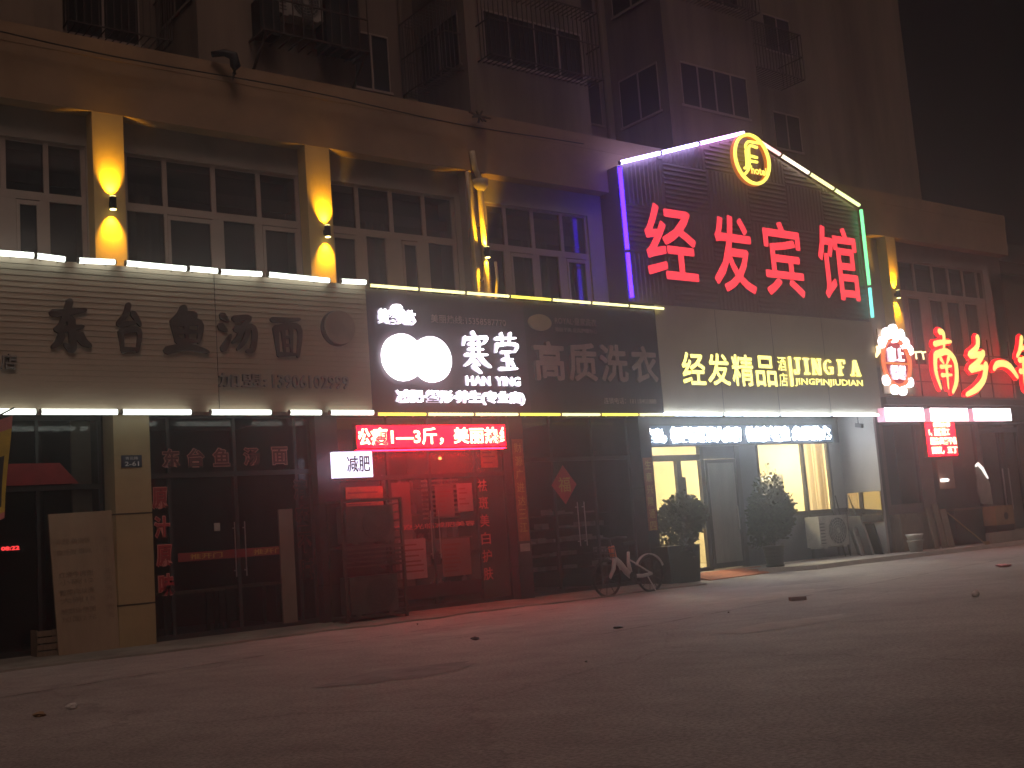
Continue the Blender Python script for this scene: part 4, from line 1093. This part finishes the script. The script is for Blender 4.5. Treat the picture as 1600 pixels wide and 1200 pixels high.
text('08:22', 4.34, 4.60, 1.63, 1.69, .545, .004, M['clockred'], M['clockred'], clk, bold=.03)
f2 = front('dark glazed noodle shop front with red outlined lettering', 6.45, 9.42, .30, (6.86, 8.0, 9.12), 2.66, (8.0,))
for i, (ch, a) in enumerate(zip('东台鱼汤面', (6.74, 7.16, 7.60, 8.14, 8.66))):
    text(ch, a, a + .31, 2.78, 3.10, .288, .008, M['pinkoutline'], M['pinkoutline'], f2, 'character', .060)
    text(ch, a + .015, a + .295, 2.795, 3.085, .282, .004, M['reddeep'], M['reddeep'], f2, 'character_fill', .02)
for i, ch in enumerate('原汁原味'):
    z = 2.12 - i * .46
    text(ch, 6.55 + i * .02, 6.82 + i * .02, z, z + .36, .288, .008, M['pinkoutline'], M['pinkoutline'], f2, 'character', .060)
    text(ch, 6.565 + i * .02, 6.805 + i * .02, z + .015, z + .345, .282, .004, M['redpaint'], M['redpaint'], f2, 'character_fill', .025)
for i, ch in enumerate('清爽不腻'):
    z = 2.17 - i * .46
    text(ch, 9.03 + i * .02, 9.31 + i * .02, z, z + .36, .288, .008, M['reddeep'], M['reddeep'], f2, 'character', .060)
    text(ch, 9.045 + i * .02, 9.295 + i * .02, z + .015, z + .345, .282, .004, M['dark'], M['dark'], f2, 'character_fill', .02)
boxp('red_strip', mat('dull_red_strip', (.24, .03, .03), .6, .2, 4), f2, 6.95, 9.0, .286, .296, 1.26, 1.40)
for a in (7.15, 8.25): text('推开门', a, a + .55, 1.285, 1.375, .282, .003, M['gold'], M['gold'], f2, bold=.01)
boxp('notice', M['dirtywhite'], f2, 7.58, 7.68, .286, .297, 1.72, 1.85)
ip = MB(); ip.box(8.72, 8.98, .24, .285, .1, 2.02); tag(ip.build('post', mat('beige_post', (.20, .15, .12), .7, .2, 2)), 'dull beige post standing at the noodle shop door', 'post')
def table(x, y, label):
    t = thing('dining_table', label, 'table', (x, y, 0), 'noodle shop tables')
    MB().box(x - .55, x + .55, y - .35, y + .35, .72, .76).build('tabletop', M['wood'], t)
    for sx in (-.48, .48):
        for sy in (-.28, .28): MB().box(x + sx - .025, x + sx + .025, y + sy - .025, y + sy + .025, 0, .72).build('leg', M['frame_dark'], t)
table(7.5, 1.4, 'dim wooden table behind the noodle shop red strip left')
table(8.8, 1.9, 'dim wooden table deeper inside the noodle shop right')
f3 = front('red-lit glazed double door front of the beauty shop', 9.85, 13.66, .34, (11.0, 11.9, 12.95), 2.5, (11.9,), 'glowglass')
boxp('door_rail', M['darkbrown'], f3, 11.05, 12.9, .325, .339, .25, .50)
for i, ch in enumerate('祛斑美白护肤'):
    text(ch, 12.98, 13.20, 2.16 - i * .34, 2.40 - i * .34, .33, .006, M['redout'], M['redout'], f3, 'character', .01)
text('欢迎光临减肥美容', 11.0, 12.85, 1.52, 1.62, .33, .004, M['redout'], M['redout'], f3, bold=.01)
lv = MB()
for k in range(9): lv.box(12.0, 12.85, .8, .83, 1.7 + k * .09, 1.74 + k * .09)
lv.build('blind', M['curtain'], f3)
for (a, b, z0, z1, m_) in ((11.98, 12.40, 1.72, 2.30, 'brown'), (12.48, 12.84, 1.80, 2.34, 'pinkdim'), (10.08, 10.85, 1.5, 2.35, 'poster'), (11.12, 11.70, .62, 1.35, 'pinkdim'), (12.05, 12.70, .60, 1.30, 'brown'), (13.1, 13.5, 2.62, 3.3, 'poster')):
    P_ = boxp('poster', M[m_], f3, a, b, .328, .338, z0, z1)
    l_ = MB()
    zz = z1 - .12
    while zz > z0 + .06:
        l_.box(a + .04, a + (b - a) * random.uniform(.5, .93), .3265, .3275, zz, zz + .03); zz -= random.uniform(.07, .12)
    l_.build('print', M['reddeep'], P_)
sh_ = thing('display_shelf', 'dim shelf unit with small jars behind the red-lit beauty shop glass', 'shelf', (12.4, 1.3, 0))
for k in range(5):
    boxp('board', M['wood'], sh_, 11.3, 13.3, 1.1, 1.45, .3 + k * .5, .33 + k * .5)
    x = 11.4
    while x < 13.2:
        jh = random.uniform(.12, .3); MB().lathe([(.05, 0), (.055, jh * .7), (.02, jh * .8), (.02, jh)], (x, 1.25, .331 + k * .5), 8).build('jar', M['dirtywhite'], sh_, True); x += random.uniform(.16, .4)
boxp('door_rail', M['frame_dark'], f3, 11.03, 12.93, .332, .345, 1.0, 1.06)
pp = boxp('door_panel', M['brown'], f3, 11.05, 11.45, .36, .362, .5, 2.4)
# rack with condensers
rk = thing('slatted_rack', 'dark slatted metal rack enclosing two condensers by the doors', 'rack', (10.1, -.28, 0))
r_ = MB()
for x in (9.52, 10.68):
    for y in (-.52, -.02): r_.box(x - .025, x + .025, y - .025, y + .025, 0, 2.1)
for z in (.08, 1.26, 2.06): r_.box(9.5, 10.7, -.53, -.01, z, z + .04)
r_.build('frame', M['rust'], rk)
r_ = MB()
for k in range(5): r_.obox((10.1, -.555, .95 + k * .075), (.58, 0, 0), (0, .02, .012), (0, -.002, .006))
for k in range(13):
    r_.obox((10.72, -.27, .2 + k * .15), (0, .24, 0), (.02, 0, .012), (-.002, 0, .006))
r_.build('slats', M['rust'], rk)
for i, (x, z0_) in enumerate(((9.98, .84), (10.35, .86))):
    bx = MB(); bx.box(x - .14, x + .14, -.5, -.2, z0_ - .02, z0_ + .3)
# couplets on the pillars
for x, y, lab in ((13.83, .085, 'orange paper couplet with gold writing on the pillar right of the red doors'), (17.2, -.035, 'faded orange paper couplet on the pillar left of the hotel')):
    t = thing('couplet', lab, 'poster', (x, y, 1.0), 'paper couplets on pillars')
    MB().box(x - .13, x + .13, y - .006, y + .006, 1.15, 3.15 if x < 15 else 2.7).build('paper', M['poster'], t)
    for i, ch in enumerate('财源广进达三江' if x < 15 else '生意兴隆通四'):
        text(ch, x - .09, x + .09, (2.88 if x < 15 else 2.45) - i * .26, (3.07 if x < 15 else 2.64) - i * .26, y - .010, .003, M['gold'], M['gold'], t, 'character', .005)
nt = MB(); nt.box(13.72, 13.95, .08, .093, .95, 1.1); tag(nt.build('notice', M['dirtywhite']), 'small pale notice at the foot of the orange couplet', 'notice')
f4 = front('dark laundry shop front with red diamond paper on glass', 14.0, 17.05, .34, (14.9, 16.0), 2.75, (15.5,))
dm = thing('diamond_paper', 'red diamond paper with gold fortune character on the laundry glass', 'poster', (15.15, .33, 2.2))
MB().prism([(15.15, 2.62), (15.48, 2.22), (15.15, 1.82), (14.82, 2.22)], .326, .337).build('paper', M['redpaint'], dm)
text('福', 14.99, 15.31, 2.07, 2.38, .320, .004, M['gold'], M['gold'], dm, 'character', .01)
rnd = random.Random(5)
for row in range(5):
    s = thing('shelf', 'dim shelf of folded laundry behind the dark glass, %s from the top' % ORD[row], 'shelf', (15.2, .8, 1.7 - row * .28), 'laundry shelves')
    MB().box(14.15, 16.5, .6, 1.0, 1.60 - row * .28, 1.625 - row * .28).build('board', M['interior'], s)
    it = MB(); x = 14.2
    while x < 16.3:
        w = rnd.uniform(.08, .22)
        if rnd.random() < .7: it.box(x, x + w, .63, .9, 1.626 - row * .28, 1.626 - row * .28 + rnd.uniform(.04, .12))
        x += w + rnd.uniform(.03, .2)
    o = it.build('folded_cloth', M['dirtywhite'], s)
# leaning white board, number plate, crate, flag at the left
wb = MB().box(-.5, .5, -.02, .02, 0, 2.13).build('leaning_board', M['ply'], None)
wb.location = (5.47, .0, .008); wb.rotation_euler = (R(-5), R(-1.2), R(4)); tag(wb, 'tall pale board with faded print leaning by the tiled pillar', 'board')
rows = [('水饺 盖浇饭', '元', 1.66), ('鱼汤面 馄饨', '元', 1.50), ('红烧牛肉面', '元', 1.16), ('  小碗12', '元', 1.05), ('雪菜肉丝面', '元', .90), ('  大碗15', '元', .78), ('酸菜鱼汤面', '元', .62), ('  加面2元', '元', .50)]
for a, b, z in rows:
    o = text(a, -.42, .10, z, z + .085, -.0235, .003, M['fade'], M['fade'], None, 'lettering', .006); o.parent = wb
    o = text(b, .28, .37, z, z + .08, -.0235, .003, M['fade'], M['fade'], None, 'lettering', .006); o.parent = wb
npl = thing('number_plate', 'small dark blue house number plate reading 2-61 on the tiled pillar', 'plate', (6.15, 0, 2.85))
MB().box(5.985, 6.31, -.012, -.002, 2.785, 2.975).build('plate', M['plate'], npl)
text('2-61', 6.04, 6.26, 2.805, 2.875, -.018, .004, M['plate_txt'], M['plate_txt'], npl, bold=.012)
text('青云路', 6.05, 6.25, 2.905, 2.95, -.017, .003, M['plate_txt'], M['plate_txt'], npl)
cr8 = thing('crate', 'small brown wooden crate on the ground beside the leaning board', 'crate', (4.9, .3, 0))
c8 = MB()
for k in range(4): c8.box(4.72, 5.05, .15, .17, .03 + k * .10, .11 + k * .10)
for k in range(4): c8.box(5.03, 5.05, .17, .5, .031 + k * .10, .109 + k * .10)
c8.box(4.72, 4.74, .172, .5, .03, .42); c8.box(4.74, 5.03, .172, .5, .03, .05)
c8.build('slats', M['wood'], cr8)
fl = thing('flag', 'yellow pink and black advertising flag hanging at the left edge', 'flag', (3.6, -1.5, 0))
fm = MB()
def flagpt(u, v):  # u across 0..1, v up 0..1
    x = 3.24 + u * .78 - .10 * (1 - v) * u; zt = 3.42 if u > .5 else 3.05 + u * .7
    z = 2.05 + v * (zt - 2.05) - .1 * math.sin(u * 3)
    return (x, -1.5 + .07 * math.sin(u * 7 + v * 4), z)
nu, nv = 14, 16
for i in range(nu):
    for j in range(nv):
        u, v = i / nu, j / nv
        mi = 1 if u > .94 or v > .86 else (2 if (.10 < v < .62 and u < .90) else (1 if v < .06 else 0))
        fm.face([flagpt(u, v), flagpt(u + 1 / nu, v), flagpt(u + 1 / nu, v + 1 / nv), flagpt(u, v + 1 / nv)], mi)
fm.build('cloth', [M['yellowcloth'], M['pinkcloth'], M['blackcloth']], fl, True, recalc=False)
MB().tube([(2.9, -1.5, 0), (2.95, -1.5, 2.6), (3.3, -1.5, 3.1), (4.06, -1.5, 3.52)], [.016, .014, .011, .012], 7).build('pole', M['dark'], fl, True)

# ------------------------------------------------------------------ right-hand shop
RS = thing('storefront', 'dark brown restaurant front with canopy beam at the right edge', 'shop front', (29, 0, 0))
MB().box(25.42, 34, -.42, .5, 3.86, 4.06).box(25.42, 34, -.30, .4, 3.40, 3.86).build('canopy', M['darkbrown'], RS)
MB().box(25.42, 34, -.44, -.425, 4.03, 4.075).build('canopy_edge', M['brown'], RS)
for b_ in ((25.42, 26.0, .2, .3, .1, 3.4), (27.42, 28.0, .18, .3, .1, 3.4), (25.99, 27.43, .205, .3, .1, 1.3), (28.0, 30.35, .2, .3, .1, 1.05), (30.3, 30.5, .19, .3, .1, 3.4), (32.6, 33.2, .19, .3, .1, 3.4)): boxp('wall', M['brown'], RS, *b_)
for a, b, z0, z1 in ((26.0, 27.42, 1.3, 3.4), (28.0, 30.3, 1.05, 3.4), (30.5, 32.6, .1, 3.4)):
    f = MB(); f.face([(a, .24, z0), (b, .24, z0), (b, .24, z1), (a, .24, z1)]); f.build('pane', M['shopglass'], RS, recalc=False)
dr = MB(); dr.box(30.5, 30.6, .2, .27, .1, 3.3); dr.box(31.5, 31.6, .2, .27, .1, 3.3); dr.box(32.5, 32.6, .2, .27, .1, 3.3); dr.box(30.6, 32.5, .205, .268, 3.15, 3.3)
DR = dr.build('door', M['frame_dark'], RS)
MB().tube([(31.4, .13, .9), (31.4, .13, 2.1)], .02, 8).tube([(31.72, .13, .9), (31.72, .13, 2.1)], .02, 8).build('handle', M['metal'], DR)
NS = thing('shop_sign', 'row of glowing gold brush characters with red edges on the restaurant canopy', 'sign', (30, -.3, 4.1))
brl = MB()
for z in (4.5, 5.3): brl.box(27.2, 34, -.2, -.17, z, z + .03)
for x in (27.4, 28.7, 29.3, 30.2, 30.9, 32.0, 33.0): brl.box(x, x + .03, -.19, -.165, 4.06, 5.8)
brl.build('support_rail', M['frame_dark'], NS)
for ch, a, b, z0, z1 in (('南', 27.75, 28.98, 4.22, 5.86), ('乡', 29.22, 30.62, 4.22, 5.78), ('一', 30.78, 32.0, 4.55, 5.45), ('锅', 32.05, 33.6, 4.2, 5.9)):
    brush(BR[ch], a, b, z0, z1, -.36, .10, M['name_face'], M['name_side'], NS, k=1.0, halo=.05)
LG = thing('logo_sign', 'square tan logo sign with red oval ring and white lit dots', 'sign', (26.3, -.3, 4.1))
boxp('panel', mat('tan_logo_panel', (.40, .29, .18), .6, .2, 2), LG, 25.60, 26.98, -.26, -.22, 4.16, 5.86)
c0 = (26.2, 4.98)
rg = MB(); rg.tube([(c0[0] + .58 * math.cos(a), -.32, c0[1] + .62 * math.sin(a)) for a in [2 * math.pi * i / 40 for i in range(40)]], .055, 8, closed=True); rg.build('ring', em('orange_ring', (1.0, .20, .06), .9), LG, True)
rg = MB(); rg.prism([(c0[0] + .54 * math.cos(a), c0[1] + .58 * math.sin(a)) for a in [2 * math.pi * i / 40 for i in range(40)]], -.28, -.262); rg.build('oval_ground', em('crimson_ground', (.55, .01, .03), .45), LG)
def blobs(nm, pts, r):
    for bi, (x, z) in enumerate(pts):
        b = MB(); b.prism([(x + r * math.cos(a), z + r * math.sin(a)) for a in [2 * math.pi * i / 16 for i in range(16)]], -.36 - .002 * bi, -.28)
        b.build(nm, M['box_pink'], LG)
blobs('crown_lobe', [(25.70, 5.50), (25.92, 5.74), (26.2, 5.84), (26.48, 5.72), (26.66, 5.50), (26.2, 5.66)], .155)
blobs('dot', [(25.66, 4.50), (25.98, 4.26), (26.32, 4.24), (26.66, 4.46), (26.82, 5.32)], .13)
text('南', 25.84, 26.16, 5.0, 5.38, -.35, .06, M['box_pink'], M['white_side'], LG, 'character', .05)
text('上', 26.22, 26.52, 5.02, 5.36, -.35, .06, M['box_pink'], M['white_side'], LG, 'character', .02)
text('锅', 25.90, 26.18, 4.52, 4.90, -.35, .06, M['box_pink'], M['white_side'], LG, 'character', .05)
text('鲜', 26.24, 26.52, 4.52, 4.90, -.35, .06, M['box_pink'], M['white_side'], LG, 'character', .05)
boxp('bar', em('orange_bar', (1, .3, .06), .8, False), LG, 25.72, 26.72, -.33, -.285, 4.93, 4.975)
sg2 = MB(); sg2.tube([(25.30, -.45, 5.35), (25.34, -.40, 5.22), (25.36, -.3, 5.1)], [.07, .06, .03], 8); tag(sg2.build('spotlight', M['lampgold'], None, True), 'small golden spotlight left of the logo sign', 'lamp')
for i, (x, w) in enumerate(((27.05, .3), (27.42, .12))):
    q = MB(); q.tube([(x, -.3, 5.28), (x + w, -.34, 5.3)], .025, 6); q.tube([(x + w * .3, -.3, 5.28), (x + w * .2, -.32, 5.1)], .02, 6)
    tag(q.build('spotlight', M['lampgold']), ('golden spotlight between logo and first gold character', 'tiny golden spotlight just left of the first gold character')[i], 'lamp')
for i, (a, b) in enumerate(((25.10, 26.78), (27.08, 28.84), (29.12, 31.02))):
    t = thing('lightbox', ('glowing white lightbox under the canopy nearest the hotel', 'glowing white lightbox above the red text display', 'glowing white lightbox farthest right under the canopy')[i], 'lightbox', (a, -.4, 3.45), 'white lightboxes under the canopy')
    MB().box(a + .012, b, -.56, -.545, 3.41, 3.75).build('lit_face', M['box_pink'], t)
    MB().box(a, b - .01, -.544, -.31, 3.41, 3.75).build('body', M['box_side'], t)
matrix('red text LED display with four lines in the restaurant window', 27.20, 28.56, 2.50, 3.38, -.28, [('招聘启事', 27.55, 28.35, 3.27, 3.40, None), ('1、招传菜工', 27.32, 28.28, 3.04, 3.24, None), ('服务员若干名', 27.34, 28.56, 2.80, 3.00, None), ('面议，五丁', 27.36, 28.56, 2.55, 2.75, None)], M['dot_red'], M['dot_hot'], .035)
nb = MB(); nb.box(28.2, 28.95, .15, .19, 1.62, 2.42); tag(nb.build('notice', mat('brown_notice', (.30, .17, .12), .7, .2, 2)), 'brown paper notice on the restaurant glass behind an oval lamp', 'notice')
olm = MB(); olm.lathe([(.0, -.05), (.10, -.045), (.13, 0), (.10, .045), (0, .05)], (28.35, .08, 1.86), 16); tag(olm.build('oval_lamp', M['ovallamp'], None, True), 'small white oval lamp glowing at the restaurant window', 'lamp')
cv = thing('door_reflection', 'door glass reflection built as a bent grey sheet with bright top edge by the restaurant door', 'sheet', (30.3, .0, 1.1))  # reflection in the door modelled as a sheet, its glint emissive
cs = MB()
P = [(29.98, 1.15), (29.86, 1.5), (29.9, 1.85), (29.86, 2.18), (30.05, 2.25), (30.3, 2.02), (30.52, 1.7), (30.55, 1.1)]
cs.prism(P, .05, .08); cs.build('sheet', M['dirtywhite'], cv)
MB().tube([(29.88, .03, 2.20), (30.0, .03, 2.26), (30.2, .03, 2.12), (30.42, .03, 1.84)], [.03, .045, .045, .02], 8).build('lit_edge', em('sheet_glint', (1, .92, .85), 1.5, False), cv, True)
ct = thing('counter', 'dark counter with pale top edge before the restaurant window', 'counter', (28.9, -.3, 0))
MB().box(27.7, 30.0, -.5, .1, .12, 1.02).build('body', M['darkbrown'], ct); MB().box(27.65, 30.05, -.55, .15, 1.02, 1.07).build('top', M['brown'], ct)
cb = thing('cardboard_box', 'brown cardboard box with dark emblem at the counter end', 'box', (29.6, -.8, .6))
MB().box(29.0, 29.9, -.9, -.52, .55, 1.06).build('carton', M['cardboard'], cb); MB().tube([(29.5, -.909, .78), (29.5, -.902, .78)], .10, 12).build('emblem', M['dark'], cb)
MB().box(29.02, 29.88, -.88, -.54, .12, .548).build('stand', M['darkbrown'], cb)
st2 = MB(); st2.box(28.3, 30.2, -1.05, -.95, .1, .38); tag(st2.build('low_plinth', M['concrete']), 'low concrete plinth below the cardboard box', 'plinth')
st3 = MB(); st3.box(30.25, 34, -1.3, -.1, .1, .36); tag(st3.build('doorstep', M['concrete']), 'broad concrete doorstep at the restaurant door', 'step')
bin_ = thing('wall_shelf', 'grimy low wooden worktop under the dark restaurant window', 'worktop', (26.3, -.2, 0))
MB().box(25.5, 27.4, -.35, .1, .95, 1.05).build('top', M['wood'], bin_); MB().box(25.6, 27.2, -.30, .05, .1, .95).build('body', M['wood'], bin_)
for i, (x, w, h, l) in enumerate(((26.9, .22, 1.15, 'upright weathered plank nearest the broom'), (26.55, .16, 1.05, 'upright weathered plank beside the bucket'), (27.2, .28, 1.0, 'wide weathered plank against the counter'))):
    slab('plank', l, 'plank', (x, -.62, .1), w, h, .04, 0, R(-8), M['wood'], 'planks leaning by the worktop')
bu = thing('bucket', 'dirty white stacked buckets on the raised pavement by the mirror', 'bucket', (25.45, -.75, .1))
MB().lathe([(.15, 0), (.19, .26), (.205, .27), (.205, .30), (.18, .30), (.15, .05)], (25.45, -.75, .1), 20).build('lower_bucket', M['dirtywhite'], bu, True)
MB().lathe([(.17, .31), (.20, .40), (.21, .41), (.21, .44), (.18, .44), (.16, .33)], (25.45, -.75, .1), 20).build('upper_bucket', M['white'], bu, True)
br_ = MB(); br_.tube([(27.3, -.55, 1.0), (28.0, -1.1, .12)], .018, 6); br_.obox((28.03, -1.13, .14), (.12, .02, 0), (0, .03, 0), (0, 0, .04)); tag(br_.build('broom', M['cardboard']), 'broom leaning against the counter', 'broom')

# ------------------------------------------------------------------ litter
def crumple(name, label, c, r, m, flat=1.0):
    bm = bmesh.new(); bmesh.ops.create_icosphere(bm, subdivisions=2, radius=r)
    rr = random.Random(int(c[0] * 77))
    for v in bm.verts: v.co *= rr.uniform(.6, 1.15); v.co.z *= flat
    me = bpy.data.meshes.new(name); bm.to_mesh(me); bm.free(); me.materials.append(m)
    o = bpy.data.objects.new(name, me); COL.objects.link(o); o.location = (c[0], c[1], r * flat * .85); tag(o, label, 'litter')
    return o
crumple('paper_scrap', 'crumpled white paper scrap on the near left road', (3.30, -6.45), .055, M['paper'], .6)
crumple('paper_scrap', 'brownish flattened scrap at the lower left of the road', (2.95, -6.66), .07, M['cardboard'], .35)
crumple('leaf_litter', 'dark dry leaf clump mid road before the red doors', (8.65, -5.47), .06, M['dark'], .4)
crumple('leaf_litter', 'long dark debris on the road before the bicycle', (10.2, -6.5), .07, M['dark'], .25)
crumple('paper_scrap', 'pink paper scrap on the road at the far right', (20.55, -5.89), .14, M['pinkpaper'], .25)
bk_ = MB().box(-.12, .12, -.055, .055, 0, .053).build('brick', M['brickdebris']); bk_.location = (14.0, -6.35, .001); bk_.rotation_euler = (0, 0, R(-30)); tag(bk_, 'single dark red brick lying on the road right of centre', 'brick')
cpp = thing('paper_cup', 'crushed white paper cup lying on the road at right', 'cup', (14.43, -9.03, .05))
MB().tube([(14.39, -9.03, .045), (14.49, -9.00, .05)], [.034, .045], 14).build('cup', M['paper'], cpp, True); MB().tube([(14.49, -9.0, .05), (14.495, -8.998, .05)], .047, 14).build('rim', M['cardboard'], cpp)
rnd = random.Random(11)
for i, (x, y) in enumerate(((7.6, -8.9), (12.2, -6.6), (9.9, -2.1))):
    crumple('pebble', 'small dark pebble on the road, %s of a loose scatter' % ORD[i], (x, y), rnd.uniform(.012, .022), M['brickdebris'] if i % 2 else M['greyboard'], .6)['group'] = 'pebbles on the road'

# ------------------------------------------------------------------ haze volume added to stand in for lens bloom
if HAZE:
    hz = MB(); hz.box(-320, 520, -320, 520, -1, 30)
    hm = bpy.data.materials.new('bloom_haze'); hm.use_nodes = True
    nn = hm.node_tree.nodes; nn.remove(nn['Principled BSDF'])
    vv = nn.new('ShaderNodeVolumePrincipled'); vv.inputs['Density'].default_value = HAZE; vv.inputs['Color'].default_value = (.9, .9, .9, 1); vv.inputs['Anisotropy'].default_value = .86
    hm.node_tree.links.new(vv.outputs[0], nn['Material Output'].inputs['Volume'])
    ho = hz.build('haze', hm); ho['kind'] = 'stuff'
